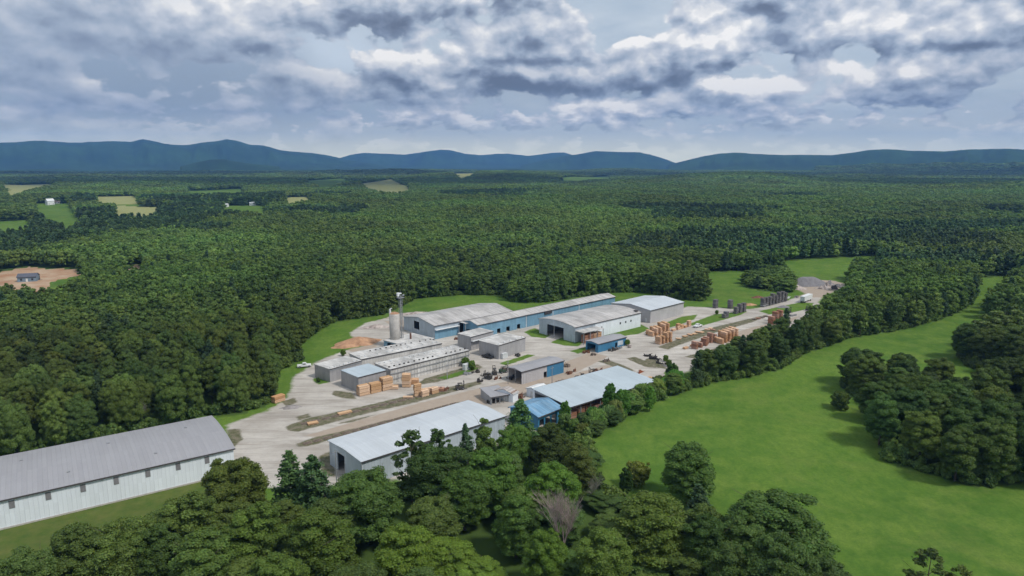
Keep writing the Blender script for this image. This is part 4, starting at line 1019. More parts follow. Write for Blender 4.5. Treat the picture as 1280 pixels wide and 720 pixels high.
def dead_tree(name, seed, H, mat, spread=.5, depth=6):
    rnd = random.Random(seed); mb = MB()
    def grow(p, d, ln, r, k):
        q = p + d * ln; mb.tube(p, q, r, r * .68, 6 if k > 3 else 3, False)
        if k == 0: return
        for i in range(4 if k > depth - 2 else 3):
            a = rnd.uniform(0, 6.28); s = rnd.uniform(.25, .75) * spread * 1.6
            nd = (d + Vector((math.cos(a) * s, math.sin(a) * s, rnd.uniform(-.05, .3)))).normalized()
            grow(q if i else p.lerp(q, .6), nd, ln * rnd.uniform(.68, .9), r * .62, k - 1)
    grow(Vector((0, 0, -.3)), Vector((0, 0, 1)), H * .19, H * .011, depth)
    return mb.build(name, M[mat], None, link=False)
KIND = {}
def make_kinds():
    K = {}
    K['oak'] = [(broad_crown('crown', 100 + i, Rr=[5.6, 5.0, 6.2, 5.3, 4.8, 5.8][i], nl=[135, 120, 160, 125, 110, 150][i], zb=[1.6, 1.8, 1.2, 1.0, 1.8, 1.4][i], nleaf=27000, ls=.18, kind='oak' if i % 3 else 'tall', res=2, coref=.78), trunk('trunk', i)) for i in range(6)]
    K['bush'] = [(broad_crown('foliage', 200 + i, H=4.2, Rr=2.6, zb=.2, nl=44, nleaf=3600, ls=.17), trunk('stem', 50 + i, H=4, r=.1, frac=.6)) for i in range(2)]
    K['open'] = [(open_crown('crown', 300 + i), trunk('trunk', 60 + i, H=16, r=.2, frac=.9)) for i in range(2)]
    K['pine'] = [(pine_crown('crown', 400 + i, Rr=[3.4, 4.2][i]), trunk('trunk', 70 + i, r=.24, limbs=0, frac=.95)) for i in range(2)]
    K['narrow'] = [(broad_crown('crown', 500, H=16, Rr=2.5, zb=4.5, nl=34, nleaf=4200, ls=.27, kind='tall'), trunk('trunk', 80, H=16, r=.2, frac=.9))]
    return K
def merged(name, parts, scale=None):
    bm = bmesh.new(); mats = []
    me = bpy.data.meshes.new(name)
    for o in parts:
        for m in o.data.materials: me.materials.append(m)
    off = 0
    for o in parts:
        n0 = len(bm.faces); bm.from_mesh(o.data); bm.faces.ensure_lookup_table()
        for f in bm.faces[n0:]: f.material_index = off
        off += len(o.data.materials)
    bm.to_mesh(me); bm.free(); return bpy.data.objects.new(name, me)
def wood_points():
    """jittered-grid trees over all uncleared land, in three density rings"""
    out = []
    for (r0, r1, s) in ((66, 430, 4.6), (430, 1000, 6.6), (1000, 2100, 9.0), (2100, 3800, 17.0), (3800, 6800, 30.0)):
        xm = r1 * math.sin(R(46)) ; ax = np.arange(-xm, xm, s); ay = np.arange(20 if r0 < 100 else r0 * .6, r1, s)
        X, Y = np.meshgrid(ax, ay); X = X + RNG.uniform(-.42, .42, X.shape) * s; Y = Y + RNG.uniform(-.42, .42, X.shape) * s
        x, y = X.ravel(), Y.ravel(); r = np.hypot(x, y); a = np.abs(np.arctan2(x, y))
        k = (r >= r0) & (r < r1) & (a < R(44)); x, y = x[k], y[k]
        k = ~cleared(x, y); x, y = x[k], y[k]
        # hedgerows and small gaps
        k = RNG.random(len(x)) < .985; out.append((x[k], y[k], np.full(k.sum(), s)))
    return [np.concatenate([o[i] for o in out]) for i in range(3)]
FG = [ # top px, top py, height, kind, crown scale, tint, label
 (25,680,15,'oak',.95,(.95,1,1.05),'dusky round tree in the bottom corner below the long warehouse lawn'),
 (92,650,15,'oak',1,(.8,.85,.85),'dark broadleaf tree at the tip of the foreground wood below the lawn'),
 (150,645,15,'oak',1.05,(.85,.9,.85),'dark round crowned tree on the lawn edge of the foreground wood'),
 (195,652,14,'oak',.95,(.9,.95,.9),'mid green tree just inside the lawn edge of the foreground wood'),
 (232,612,16,'oak',1,(.9,.95,.9),'tall dark green tree opposite the last windows of the long warehouse'),
 (290,567,17,'oak',.95,(1.15,1,.8),'olive tree at the right corner of the long warehouse'),
 (360,563,16,'pine',1.6,(1.5,1.6,1.2),'broad dark pine beside the gravel lane'),(390,568,16,'pine',1.4,(1.4,1.5,1.2),'second dark pine right of the broad one beside the gravel lane'),
 (455,584,16,'oak',1.15,(.9,1.05,.95),'wide blue green tree before the doorway of the white roofed warehouse'),
 (395,634,16,'oak',1.2,(1.1,1.1,.75),'large olive green tree in the middle of the foreground wood'),
 (318,625,15,'oak',1.05,(1,1.1,.85),'mid green tree between the olive corner tree and the large olive tree'),
 (505,652,14,'oak',.95,(1.6,1.55,.85),'bright yellow green tree at the bottom edge of the foreground wood'),
 (514,537,19,'open',1.15,(.75,.8,.8),'airy dark tree in front of the white roofed warehouse'),(545,533,18,'open',1.1,(.85,.95,.9),'second airy tree right of the dark one before the white roof'),
 (550,550,17,'oak',.95,(.75,.82,.8),'dark dense tree below the white roof'),(582,528,17,'pine',.8,(.9,1,1),'pointed young pine against the white roof'),
 (605,512,19,'narrow',1,(1,1.05,.95),'tall narrow tree rising in front of the white roof end'),
 (612,556,16,'oak',1.1,(1,1.15,.8),'large fresh green tree below the narrow tall tree'),(580,580,15,'oak',1.0,(.95,1.05,.8),'leafy green tree left of the large fresh green tree'),
 (650,498,18,'pine',1.4,(1.2,1.5,1.1),'dark green pine beside the blue shed roof'),(643,525,15,'oak',.7,(.9,1.1,.9),'small dark green tree at the foot of the pine by the white warehouse corner'),
 (688,526,15,'oak',1.05,(.95,.82,.75),'brownish green tree in front of the blue shed roof'),(722,548,14,'oak',.85,(1,.82,.78),'grey brown tree at the pasture corner'),
 (690,573,15,'oak',.95,(1.25,1.4,.8),'bright green tree behind the bare reddish tree'),
 (818,612,16,'oak',1.3,(1.15,1.05,.75),'huge olive tree at the near edge of the pasture'),(972,612,17,'oak',1.62,(.8,.88,.78),'huge dark green tree bulging into the pasture'),
 (863,547,16,'tall',1.55,(.85,1,.9),'upright dark tree standing out against the pasture'),
 (797,572,7,'bush2',.8,(1.6,1.2,.9),'small brownish tree at the pasture edge'),(783,580,8,'oak',.5,(.7,.85,.8),'small dark tree left of the brownish one at the pasture edge'),
 (683,658,13,'oak',.75,(1.5,1.5,.85),'pale yellow green tree beside the bare reddish tree'),
 (925,678,12,'oak',.8,(.9,1.25,.85),'small fresh green tree between the two huge pasture edge trees'),
 (1165,684,13,'open',1.5,(.85,.8,.75),'sparse brownish tree at the bottom edge of the pasture'),(1203,706,12,'open',1.3,(.95,.9,.8),'low sparse tree right of the brownish one at the bottom edge'),
 (645,615,14,'oak',.95,(.85,.95,.75),'dull green tree left of the bare reddish tree'),(250,662,15,'oak',1.1,(.85,.95,.85),'rounded tree below the tall dark tree near the warehouse corner'),
 (340,690,13,'oak',1.0,(1,1.05,.8),'green tree at the bottom edge left of the yellow green one'),(755,655,14,'oak',.9,(.9,.9,.7),'dim olive tree right of the bare reddish tree'),
 (885,640,14,'oak',.95,(.75,.85,.75),'dark tree filling between the two huge pasture edge trees'),
]
ENV = np.array([(-300,800),(-50,692),(0,687),(50,700),(70,668),(100,660),(180,660),(215,632),(250,612),(280,590),(330,600),(350,590),(400,600),(410,620),(440,610),(500,600),(510,575),(600,570),(625,560),(640,545),(700,555),(740,590),(760,640),(850,640),(900,650),(940,635),(1030,650),(1060,740),(1150,760),(1300,900)], float)
def scatter(name, pc, x, y, idx, scl, label):
    n = len(x); V = np.stack([x, y, T(x, y) - .2], -1)
    me = bpy.data.meshes.new(name); me.vertices.add(n); me.vertices.foreach_set('co', V.astype(np.float32).ravel())
    def at(nm, ty, arr, key='value'):
        a = me.attributes.new(nm, ty, 'POINT'); a.data.foreach_set(key, arr)
    at('idx', 'INT', np.asarray(idx).astype(np.int32)); at('rz', 'FLOAT', RNG.uniform(0, 6.28, n).astype(np.float32))
    at('scl', 'FLOAT_VECTOR', scl.astype(np.float32).ravel(), 'vector')
    me.update(); o = bpy.data.objects.new(name, me); col.objects.link(o)
    tag(o, label, name, kind='stuff')
    ng = bpy.data.node_groups.new(name + ' scatter', 'GeometryNodeTree')
    ng.interface.new_socket('Geometry', in_out='INPUT', socket_type='NodeSocketGeometry'); ng.interface.new_socket('Geometry', in_out='OUTPUT', socket_type='NodeSocketGeometry')
    gi = ng.nodes.new('NodeGroupInput'); go = ng.nodes.new('NodeGroupOutput'); ip = ng.nodes.new('GeometryNodeInstanceOnPoints'); ci = ng.nodes.new('GeometryNodeCollectionInfo')
    ci.inputs[0].default_value = pc; ci.inputs['Separate Children'].default_value = True; ci.inputs['Reset Children'].default_value = True
    def na(nm, ty):
        a = ng.nodes.new('GeometryNodeInputNamedAttribute'); a.data_type = ty; a.inputs[0].default_value = nm; return a.outputs[0]
    cb = ng.nodes.new('ShaderNodeCombineXYZ')
    ng.links.new(na('rz', 'FLOAT'), cb.inputs[2]); ng.links.new(gi.outputs[0], ip.inputs['Points']); ng.links.new(ci.outputs[0], ip.inputs['Instance'])
    ip.inputs['Pick Instance'].default_value = True
    ng.links.new(na('idx', 'INT'), ip.inputs['Instance Index']); ng.links.new(cb.outputs[0], ip.inputs['Rotation']); ng.links.new(na('scl', 'FLOAT_VECTOR'), ip.inputs['Scale'])
    ng.links.new(ip.outputs[0], go.inputs[0])
    md = o.modifiers.new('scatter', 'NODES'); md.node_group = ng
def build_trees():
    K = make_kinds()
    K['tall'] = [K['oak'][0], K['oak'][3]]; K['bush2'] = K['bush']
    BASEH = {'oak': 18., 'pine': 18., 'open': 16., 'narrow': 16., 'tall': 18., 'bush': 4.2, 'bush2': 4.2}
    cnt = [0]
    def tree(x, y, h, kind, cs, tint, label, group=None, name=None, cat='tree', z=None):
        v = K[kind][cnt[0] % len(K[kind])]; cnt[0] += 1
        nm = name or {'pine': 'pine_tree', 'bush': 'shrub', 'bush2': 'shrub'}.get(kind, 'broadleaf_tree')
        s = h / BASEH[kind]
        z = float(T(x, y)) if z is None else z
        e = empty(nm, (x, y, z), random.uniform(0, 6.28), label, cat, group)
        w = s * cs * random.uniform(.95, 1.08)
        w = max(w, s * .8) if kind == 'oak' else w
        e.scale = (w * random.uniform(.92, 1.08), w, s)
        for src, pn in zip(v, ('crown', 'trunk') if 'bush' not in kind else ('foliage', 'stem')):
            c = src.copy(); c.name = pn; col.objects.link(c); c.parent = e
            if pn in ('crown', 'foliage'): c.color = (*tint, 1)
        return e
    for px, py, h, kind, cs, tint, lab in FG:
        x, y = G(px, py + 3, h); tree(x, y, h, kind, cs * (1.42 if kind == 'oak' and h > 11 else 1), tint, lab)
    # bare trees
    for px, py, h, mt, lab, sp in ((703,616,16,'deadwood','bare reddish dead tree among the foreground crowns',.40),(744,590,8,'deadwood_grey','bare grey dead tree at the corner of the pasture',.7),(640,640,7,'deadwood_grey','small bare grey tree in the shade of the foreground wood',.6),(164,497,10.5,'deadwood_grey','bare grey dead tree in the forest above the long warehouse roof',.5)):
        x, y = G(px, py, h); o = dead_tree('dead_tree', px, h * 1.3, mt, sp); col.objects.link(o); o.location = (x, y, 0); tag(o, lab, 'dead tree')
    # lone bush on the pasture and hand placed shrubs
    x, y = G(1050, 511); tree(x, y, 6.2, 'bush', 1.0, (1.0, .95, .7), 'lone round bush standing on the open pasture', cat='bush')
    rnd = random.Random(5)
    belt = [(737,541,5),(745,539,6),(752,536,5),(760,533,6.5),(768,529,7),(776,524,6),(785,518,6),(793,512,6),(802,506,6.5),(812,501,7),(822,497,7),(833,493,6),(742,531,5),(756,526,5),(771,520,5),(812,494,6),(843,489,7),(824,490,6),(718,545,5),(728,548,5),(705,540,5),(727,535,4)]
    for i, (px, py, h) in enumerate(belt):
        x, y = G(px, py - 3)
        tree(x, y, h * rnd.uniform(.8, 1.15), 'bush', rnd.uniform(.7, .9), (rnd.uniform(.85, 1.4), rnd.uniform(1, 1.3), rnd.uniform(.9, 1.5)), 'shrub in the ragged hedge between the pale shed and the pasture', 'hedge shrubs behind the pale shed', cat='shrub')
    for px, py, h, lab in ((762,500,12,'upright leafy tree against the open side of the pale shed'),(778,499,10,'rounder green tree right of the upright one beside the pale shed'),(812,492,9,'small tree at the right end of the pale shed'),(706,512,9,'thin tree in the gap between blue roof and pale shed')):
        x, y = G(px, py + 22); tree(x, y, h, 'oak', .62, (.85, 1.15, .8), lab)
    for px, py, h, lab in ((841,452,9,'dark tree at the left tip of the tree belt'),(1085,436,4,'pale shrub beside the right hand wood')):
        x, y = G(px, py, h); tree(x, y, h, 'oak' if h > 5 else 'bush', .9, (.8, 1, .8), lab)
    for px, py, h, lab in ((762,416,3,'round shrub at the white wall of the storage hall'),(775,412,2,'low shrub left of the hall side door'),(787,410,3,'low shrub right of the hall side door'),(784,432,3,'bush at the corner of the blue workshop'),(832,452,3,'yellowish bush on the weedy yard corner'),(398,478,2,'low weeds tuft before the first kiln'),(590,462,4,'dark slender shrub by the white cabinet of the ribbed kiln'),(582,458,4,'dark shrub left of the slender one by the ribbed kiln'),(836,458,3,'low bush by the scrap on the yard corner'),(896,393,2.5,'small bush beside the connecting road'),(429,445,3,'shrubs along the meadow left of the sawdust heap')):
        x, y = G(px, py); tree(x, y, h, 'bush', .7, (1.2, 1.2, .8), lab, cat='shrub')
    # ---- the woods
    x, y, s = wood_points()
    r = np.hypot(x, y)
    px, py = proj(x, y, np.zeros(len(x)))
    fg0 = (r < 190) & (px < 1080) & (py > 535); bl0 = (r < 420) & (px > 700) & (px < 1240) & (py > 372) & (py < 500)
    c0 = inpoly(x, y, CL1) | inpoly(x, y, CL2) | inpoly(x, y, CL3)
    md = np.where(c0, 8.3, np.where(fg0, 7.6, np.where(bl0, 6.4, 5.6))); cell = {}; keepm = np.ones(len(x), bool)
    for i in np.nonzero(r < 430)[0][RNG.permutation(int((r < 430).sum()))]:
        gx, gy = int(x[i] // 9), int(y[i] // 9); ok_ = True
        for ax_ in (-1, 0, 1):
            for ay_ in (-1, 0, 1):
                for j in cell.get((gx + ax_, gy + ay_), ()):
                    if (x[i] - x[j]) ** 2 + (y[i] - y[j]) ** 2 < md[i] ** 2: ok_ = False
        if ok_: cell.setdefault((gx, gy), []).append(i)
        else: keepm[i] = False
    s = np.where(r < 430, md, s); x, y, s, r, px, py = [a[keepm] for a in (x, y, s, r, px, py)]
    h = 15.5 + 5.0 * (fbm(x / 60, y / 60, 3, 2) - .37) * 2 + RNG.uniform(-1.8, 2.2, len(x)) * np.where(r > 500, .6, 1)
    # heights along the belt
    belt_f = np.interp(px, [730, 845, 865, 925, 985], [.28, .5, .72, .86, 1.0])
    isbelt = (r < 420) & (px > 700) & (px < 1010) & (py > 405)
    h = np.where(isbelt, h * belt_f, h); h = np.where((px > 915) & (px < 1000) & (py > 342) & (py < 372), h * .5, h)
    # foreground wood: keep crowns under the outline
    fg = (r < 190) & (px < 1080) & (py > 535) & ~isbelt
    env = np.interp(px, ENV[:, 0], ENV[:, 1])
    h = np.where(fg, RNG.uniform(9.5, 13.5, len(h)), h)
    tx, ty = proj(x, y, h)
    ok = ~(fg & (ty < env - 4))
    fgx = np.array([G(a, b + 3, c) for a, b, c, *_ in FG])
    dmin = np.min(np.hypot(x[:, None] - fgx[None, :, 0], y[:, None] - fgx[None, :, 1]), 1) if len(x) < 400000 else None
    dx_, dy_ = G(703, 616, 16)
    ok &= ~(fg & (dmin < 6.0)); ok &= ~((np.hypot(x - dx_, y - dy_) < 5) | ((np.abs(x / y - dx_ / dy_) < .03) & (y < dy_) & (y > dy_ - 16)))
    low = fg & (tx > 545) & (tx < 700) & (ty > 640); h = np.where(low, RNG.uniform(4.5, 8, len(h)), h)
    # bigger trees and more spacing: thin the near woods
    x, y, s, h, px, py, r, fg = [a[ok] for a in (x, y, s, h, px, py, r, fg)]
    order = np.argsort(r); x, y, s, h, px, py, r, fg = [a[order] for a in (x, y, s, h, px, py, r, fg)]
    cs = s / 7.0
    nidx = 0
    vis = (px > -60) & (px < 1340) & (proj(x, y, h)[1] < 745) & (r < 420)
    # hidden foreground fillers behind big crowns still matter as mass
    near = np.nonzero(vis)[0]
    clx = inpoly(x, y, CL1) | inpoly(x, y, CL2) | inpoly(x, y, CL3)
    # for each wood, one shared description
    def region(i):
        if fg[i]: return 'leafy tree packed into the foreground wood below the warehouses', 'trees of the foreground wood'
        if clx[i]: return 'dark rounded oak in the wood beside the open pasture', 'oaks beside the pasture'
        if px[i] > 700 and inpoly([x[i]], [y[i]], P([(700,600),(850,500),(1240,380),(1240,350),(1060,350),(850,440),(700,520)]))[0]: return 'full green tree in the belt between the lumber yard and the pasture', 'trees of the belt'
        if px[i] < 520: return 'forest tree in the dense wood behind the long grey roofed warehouse', 'forest trees on the left'
        return 'forest tree in the wood beyond the sawmill halls', 'forest trees beyond the mill'
    chosen = near[:285]
    tints = {'t': 0}
    for i in chosen:
        lab, grp = region(i)
        dk = (.78, .85, .78) if clx[i] else (1, 1, 1)
        f = rnd.uniform(.82, 1.18); hu = rnd.uniform(-.08, .12)
        k = 'pine' if rnd.random() < .05 and not clx[i] and not fg[i] else 'oak'
        if h[i] < 9 and fg[i]: dk = (1.35, 1.45, .9); lab = 'low bright green growth under the bare reddish tree'; grp = 'undergrowth of the foreground wood'
        tree(float(x[i]), float(y[i]), float(h[i]), k, float(s[i]) * .78 / 5.6 * 18 / float(h[i]), (dk[0] * f * (1 + hu), dk[1] * f, dk[2] * f * (1 - hu)), lab, grp)
    rest = np.ones(len(x), bool); rest[chosen] = False
    x, y, s, h, r, px, py = [a[rest] for a in (x, y, s, h, r, px, py)]
    # prototypes for the mass
    pc = bpy.data.collections.new('woodland sources')
    protos = []
    for i in range(4): protos.append(('a%d' % i, merged('a%d' % i, [broad_crown('c', 700 + i, Rr=4.9 + .3 * i, zb=1.0, nl=46, nleaf=3200, ls=.46, res=2, kind='oak' if i % 2 else 'tall'), trunk('t', 90 + i)])))
    protos.append(('b0', merged('b0', [pine_crown('c', 720, Rr=3.3, nleaf=1400, ls=.55)]))); protos.append(('b1', merged('b1', [pine_crown('c', 721, Rr=3.0, nleaf=1400, ls=.5)])))
    for i in range(4): protos.append(('c%d' % i, broad_crown('c%d' % i, 740 + i, Rr=5.0, zb=1.5, nl=16, nleaf=420, ls=.8, res=2, gain=1.2, jit=.3, coref=.95, kind='oak' if i % 2 else 'tall')))
    protos.append(('d0', pine_crown('d0', 760, Rr=3.4, nleaf=270, ls=1.1)))
    for i in range(3): protos.append(('e%d' % i, broad_crown('e%d' % i, 780 + i, Rr=5.6, zb=.8, nl=9, nleaf=110, ls=1.3, res=2, gain=1.25, jit=.25, coref=1.0)))
    protos.sort(key=lambda t: t[0])
    for nme, o in protos: o.name = nme; pc.objects.link(o)
    n = len(x)
    pin = fbm(x / 260, y / 260, 9, 3) > .53                                   # plantations of pine
    u = RNG.random(n)
    idx = np.where(r < 560, np.where(u < .06, 4 + (u * 1000).astype(int) % 2, (u * 97).astype(int) % 4),
          np.where(r < 1700, np.where(pin & (u < .75), 10, 6 + (u * 97).astype(int) % 4), 11 + (u * 97).astype(int) % 3))
    sz = h / 18.; 
    wz = np.where(r < 430, s * .80 / 5.1, np.where(r < 560, s / 6.6, s / 6.9))
    wz = np.where(idx == 10, wz * 1.15, wz)
    wz *= RNG.uniform(.85, 1.25, n)
    scatter('forest', pc, x, y, idx, np.stack([wz, wz * RNG.uniform(.9, 1.1, n), sz], -1), 'dense broadleaf and pine forest covering the land to the mountains')
    # brush along the skirts of the near woods
    g = 1.9; ax = np.arange(-330, 330, g); ay = np.arange(60, 430, g); X, Y = np.meshgrid(ax, ay); X = (X + RNG.uniform(-.45, .45, X.shape) * g).ravel(); Y = (Y + RNG.uniform(-.45, .45, Y.shape) * g).ravel()
    k = (np.abs(np.arctan2(X, Y)) < R(42)) & ~cleared(X, Y); X, Y = X[k], Y[k]
    edge = np.zeros(len(X), bool)
    for a_ in range(8): edge |= cleared(X + 3.6 * math.cos(a_ * .785), Y + 3.6 * math.sin(a_ * .785))
    X, Y = X[edge], Y[edge]; m_ = len(X)
    bc = bpy.data.collections.new('brush sources')
    for i in range(3):
        q = broad_crown('b%d' % i, 820 + i, H=3.0, Rr=1.9, zb=.1, nl=16, nleaf=520, ls=.26, res=2, gain=[1.1, .9, 1.3][i]); bc.objects.link(q)
    u_ = RNG.uniform(.45, 1.25, m_)
    scatter('undergrowth', bc, X, Y, (RNG.random(m_) * 3).astype(int), np.stack([u_, u_ * RNG.uniform(.8, 1.2, m_), u_ * RNG.uniform(.7, 1.5, m_)], -1), 'low brush along the edges of the woods')
    print('trees individual', len(chosen), 'near candidates', len(near), 'mass', n)
# ------------------------------------------------------------------ SKY
SUN_EL, SUN_AZ = 52, 118    # azimuth clockwise from +Y
def build_world():
    w = bpy.data.worlds.new('World'); sc.world = w; w.use_nodes = True; nt = w.node_tree; nt.nodes.clear()
    out = N(nt, 'ShaderNodeOutputWorld'); mx = N(nt, 'ShaderNodeMixShader'); b1 = N(nt, 'ShaderNodeBackground'); b2 = N(nt, 'ShaderNodeBackground')
    sky = N(nt, 'ShaderNodeTexSky'); sky.sky_type = 'NISHITA'; sky.sun_disc = False; sky.sun_elevation = R(SUN_EL); sky.sun_rotation = R(SUN_AZ)
    b1.inputs[1].default_value = .09; L(nt, sky.outputs[0], b1.inputs[0])
    tc = N(nt, 'ShaderNodeTexCoord').outputs['Generated']
    nv = N(nt, 'ShaderNodeVectorMath'); nv.operation = 'NORMALIZE'; L(nt, tc, nv.inputs[0])
    s = N(nt, 'ShaderNodeSeparateXYZ'); L(nt, nv.outputs[0], s.inputs[0]); X, Y, Z = s.outputs
    az0 = mth(nt, 'ARCTAN2', X, Y)
    cw = N(nt, 'ShaderNodeCombineXYZ'); L(nt, az0, cw.inputs[0]); L(nt, mth(nt, 'MULTIPLY', Z, 1.8), cw.inputs[1])
    wn = N(nt, 'ShaderNodeTexNoise'); wn.inputs['Scale'].default_value = 11; wn.inputs['Detail'].default_value = 5; wn.inputs['Roughness'].default_value = .6; L(nt, cw.outputs[0], wn.inputs[0])
    ws = N(nt, 'ShaderNodeSeparateColor'); L(nt, wn.outputs['Color'], ws.inputs[0])
    az = mth(nt, 'ADD', az0, mth(nt, 'MULTIPLY', mth(nt, 'SUBTRACT', ws.outputs[0], .5), .11))
    zw = mth(nt, 'MULTIPLY', mth(nt, 'SUBTRACT', ws.outputs[1], .5), .045)
    wt = mr(nt, Z, .035, .105, 0, 1, True); wt2 = mth(nt, 'SUBTRACT', 1, wt)
    def nz2(vec, scale, detail, rough, typ='FBM', dist=0.):
        n = N(nt, 'ShaderNodeTexNoise'); n.noise_dimensions = '2D'; n.noise_type = typ; n.inputs['Scale'].default_value = scale; n.inputs['Detail'].default_value = detail
        n.inputs['Roughness'].default_value = rough; n.inputs['Distortion'].default_value = dist
        if typ != 'FBM': n.inputs['Offset'].default_value = 1.0; n.inputs['Gain'].default_value = 1.2
        else: n.normalize = True
        L(nt, vec, n.inputs['Vector']); return n.outputs[0]
    def dens(da, dz):
        zc = mth(nt, 'ADD', Z, dz); tot = None
        for w_, s_, asp, off in ((wt, 8.5, 1.5, 3.1), (wt2, 16., 2.3, 9.7)):
            c_ = N(nt, 'ShaderNodeCombineXYZ'); L(nt, mth(nt, 'ADD', az0, da + off), c_.inputs[0]); L(nt, mth(nt, 'MULTIPLY', zc, asp), c_.inputs[1])
            wv = N(nt, 'ShaderNodeVectorMath'); wv.operation = 'MULTIPLY_ADD'; L(nt, wn.outputs['Color'], wv.inputs[0]); wv.inputs[1].default_value = (.03, .03, .0); L(nt, c_.outputs[0], wv.inputs[2])
            b = nz2(wv.outputs[0], s_, 6, .5); vo = N(nt, 'ShaderNodeTexVoronoi'); vo.voronoi_dimensions = '2D'; vo.feature = 'F1'; vo.inputs['Scale'].default_value = s_ * 2.1; vo.inputs['Detail'].default_value = 2; vo.inputs['Roughness'].default_value = .5; vo.normalize = True
            L(nt, wv.outputs[0], vo.inputs['Vector']); v = vo.outputs['Distance']
            d = mth(nt, 'SUBTRACT', mth(nt, 'MULTIPLY', b, .90), mth(nt, 'MULTIPLY', v, .34))
            d = mth(nt, 'MULTIPLY', d, w_); tot = d if tot is None else mth(nt, 'ADD', tot, d)
        return tot
    def gauss(lst, zoff=0.):
        tot = None
        zz = mth(nt, 'ADD', mth(nt, 'ADD', Z, zoff), zw)
        for px, py, wx, wy, amp in lst:
            a0, e0 = elev(px, py); z0 = math.sin(math.atan(e0))
            u = mth(nt, 'MULTIPLY', mth(nt, 'SUBTRACT', az, a0), F / wx); v = mth(nt, 'MULTIPLY', mth(nt, 'SUBTRACT', zz, z0), F / wy)
            q = mth(nt, 'ADD', mth(nt, 'MULTIPLY', u, u), mth(nt, 'MULTIPLY', v, v))
            g = mth(nt, 'MULTIPLY', mth(nt, 'EXPONENT', mth(nt, 'MULTIPLY', q, -1)), amp)
            tot = g if tot is None else mth(nt, 'ADD', tot, g)
        return tot
    G_D = [(250,28,130,38,.20),(495,85,50,30,.22),(480,8,110,24,.2),(650,45,90,42,.22),(880,50,70,42,.24),(700,98,130,16,.16),(1120,35,150,24,.2),(1150,85,130,22,.16),(930,115,50,22,.14),(775,135,90,12,.12),(60,75,170,90,.12),(960,2,130,12,.2),
           (425,68,45,26,-.22),(900,98,40,8,-.2),(985,80,60,26,-.14),(800,20,30,40,-.08)]
    d0 = mth(nt, 'ADD', dens(0, 0), gauss(G_D)); d1 = mth(nt, 'ADD', dens(.006, .013), gauss(G_D, .013))
    rel = mth(nt, 'SUBTRACT', d0, d1)
    mask = mr(nt, d0, .315, .375, 0, 1, True)
    thick = mr(nt, d0, .33, .66)
    lit = mr(nt, rel, -.16, .15)
    br = gauss([(235,22,95,30,.28),(360,20,60,26,.12),(900,45,50,36,.32),(850,30,40,30,.15),(1110,28,110,16,.38),(1075,85,110,20,.22),(1230,85,60,22,.25),(770,136,90,14,.35),(250,104,40,10,.2),(120,105,22,8,.3),(505,62,50,12,.25),(935,115,45,22,.34),(560,70,40,30,.1),
                (40,70,130,70,-.12),(330,62,80,10,-.25),(300,100,110,30,-.12),(490,12,110,16,-.28),(670,74,75,9,-.55),(760,100,120,12,-.3),(600,100,50,14,-.2),(500,104,40,7,-.3),(1190,57,110,6,-.55),(890,84,50,5,-.4),(1200,103,60,6,-.3),(960,0,150,9,-.4),(1200,4,120,12,-.2)])
    calm = mth(nt, 'MULTIPLY', mr(nt, Z, .01, .06, .60, 1.0), mth(nt, 'ADD', 1, gauss([(60,70,260,120,-.55),(300,105,180,40,-.25),(800,165,700,20,-.2)])))
    bv = mth(nt, 'ADD', mth(nt, 'MULTIPLY', mth(nt, 'SUBTRACT', lit, .5), calm), mth(nt, 'MULTIPLY', mth(nt, 'SUBTRACT', thick, .3), -.22))
    bv = mth(nt, 'ADD', bv, mth(nt, 'MULTIPLY', br, .8)); bv = mth(nt, 'ADD', bv, .585)
    rp = N(nt, 'ShaderNodeValToRGB'); L(nt, bv, rp.inputs[0]); e = rp.color_ramp.elements
    e[0].position = 0; e[0].color = (.125,.15,.20,1); e[1].position = 1; e[1].color = (.84,.82,.79,1)
    for p_, c_ in ((.22, (.19,.23,.305)), (.45, (.32,.375,.455)), (.7, (.49,.525,.58)), (.87, (.65,.66,.67))): k = e.new(p_); k.color = (*c_, 1)
    veil = mixc(nt, mr(nt, noise(nt, mapping(nt, cw.outputs[0], scale=(1, 2, 1)), 5, 5, .6), .35, .65), (.41,.48,.55), (.58,.63,.66))
    vh = mixc(nt, gauss([(60,70,260,110,.75),(700,110,200,30,.5),(300,110,200,60,.5)]), veil, (.275,.33,.41))
    vh = mixc(nt, gauss([(430,70,60,34,.8),(990,90,80,30,.3)]), vh, (.58,.65,.72))
    cc = mixc(nt, mask, vh, rp.outputs[0])
    hz = mr(nt, Z, .0, .07, 1, 0, True)
    cc = mixc(nt, mth(nt, 'MULTIPLY', hz, .74), cc, (1.38,1.31,.87))
    # clouds higher than the photograph sees keep the same mean brightness
    L(nt, cc, b2.inputs[0]); b2.inputs[1].default_value = 1.06
    L(nt, mth(nt, 'MAXIMUM', mr(nt, mask, 0, 1, .88, 1), hz), mx.inputs[0]); L(nt, b1.outputs[0], mx.inputs[1]); L(nt, b2.outputs[0], mx.inputs[2]); L(nt, mx.outputs[0], out.inputs[0])
    w.cycles.sampling_method = 'MANUAL'; w.cycles.sample_map_resolution = 512
    sd = bpy.data.lights.new('sun', 'SUN'); sd.energy = 2.4; sd.angle = R(9); sd.color = (1, .95, .88)
    so = bpy.data.objects.new('sun', sd); col.objects.link(so)
    a, e_ = R(SUN_AZ), R(SUN_EL); d = Vector((math.sin(a) * math.cos(e_), math.cos(a) * math.cos(e_), math.sin(e_)))
    so.rotation_euler = d.to_track_quat('Z', 'Y').to_euler(); so.location = (0, 0, 200)
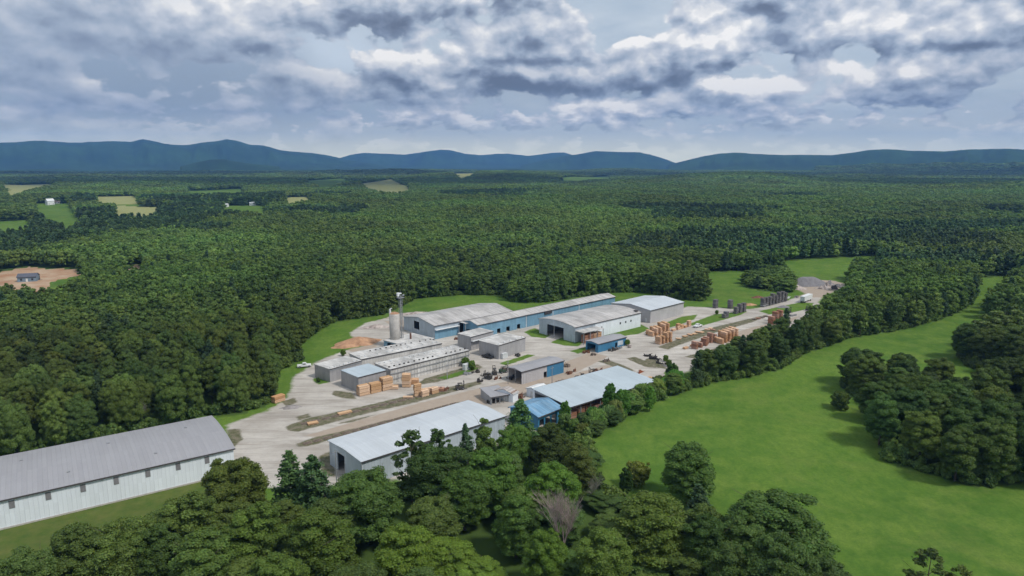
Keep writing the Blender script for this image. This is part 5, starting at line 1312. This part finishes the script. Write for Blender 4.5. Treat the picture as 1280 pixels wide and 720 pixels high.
def build_haze():
    mb = MB(); mb.box(-15000, 15000, -15000, 15000, -60, 720)
    m = bpy.data.materials.new('haze'); m.use_nodes = True; nt = m.node_tree; nt.nodes.clear()
    o = N(nt, 'ShaderNodeOutputMaterial'); v = N(nt, 'ShaderNodeVolumePrincipled')
    v.inputs['Color'].default_value = (.19, .45, 1, 1); v.inputs['Density'].default_value = 7.4e-5; v.inputs['Anisotropy'].default_value = 0
    L(nt, v.outputs[0], o.inputs['Volume'])
    ob = mb.build('haze', m); tag(ob, 'thin blue summer haze over the whole valley', 'haze', kind='stuff')
def build_shade_clouds():
    # unseen clouds added above the view to cast shadow bands on far woods
    m = plain('cloud vapour', (.8, .8, .8), .03, .002, 1, 0, 0)
    for i, (x, y, rx, ry, lab) in enumerate(((-1300, 2700, 1500, 620, 'long flat based cloudbank, unseen, added to shade the left woods'), (2600, 2600, 1500, 520, 'long flat based cloudbank, unseen, added to shade the right woods'), (1500, 4700, 2600, 700, 'broad unseen cloudbank added to shade the far valley on the right'), (-2600, 5200, 2200, 800, 'broad unseen cloudbank added to shade the far valley on the left'))):
        h = 1900.; a, e_ = R(SUN_AZ), R(SUN_EL); k = h / math.tan(e_)
        cx, cy = x + math.sin(a) * k, y + math.cos(a) * k
        bm = bmesh.new(); rnd = random.Random(i)
        bmesh.ops.create_icosphere(bm, subdivisions=5, radius=1)
        for v in bm.verts:
            p = v.co.copy(); n_ = mnoise.fractal(p * 2.2 + Vector((i * 9, 0, 0)), 1.0, 2.0, 5)
            q = p * (1 + .38 * n_); v.co = Vector((q.x * rx, q.y * ry, (q.z * 260 if q.z > 0 else q.z * 40)))
        me = bpy.data.meshes.new('shade_cloud'); bm.to_mesh(me); bm.free(); me.materials.append(m); me.polygons.foreach_set('use_smooth', [True] * len(me.polygons))
        o = bpy.data.objects.new('shade_cloud', me); col.objects.link(o); o.location = (cx, cy, h); tag(o, lab, 'shade_cloud', kind='structure')
def build_camera():
    c = bpy.data.cameras.new('camera'); o = bpy.data.objects.new('camera', c); col.objects.link(o)
    c.sensor_width = 36; c.lens = 36 * F / 1280; c.clip_end = 60000; c.clip_start = .5
    o.location = (0, 0, CAMH); o.rotation_euler = (math.pi / 2 - PT, 0, 0); sc.camera = o
build_ground(); build_yard()
shed, hall = build_buildings()
build_lumber(shed, hall); build_things(); build_trees()
build_world(); build_shade_clouds(); build_haze(); build_camera()
for k in [o for o in bpy.data.objects if '_L' in o]: del k['_L']; del k['_W']
for k in bpy.data.objects:
    if 'label' in k and len(k['label'].split()) > 16: print('LONG', k.name, k['label'])
sc.view_settings.view_transform = 'Standard'; sc.view_settings.look = 'None'; sc.view_settings.gamma = 1; sc.view_settings.exposure = .32
sc.render.engine = 'CYCLES'; cy = sc.cycles
cy.use_denoising = True; cy.max_bounces = 5; cy.diffuse_bounces = 3; cy.glossy_bounces = 2; cy.transmission_bounces = 3; cy.volume_bounces = 0
cy.transparent_max_bounces = 4; cy.use_adaptive_sampling = True; cy.adaptive_threshold = .02
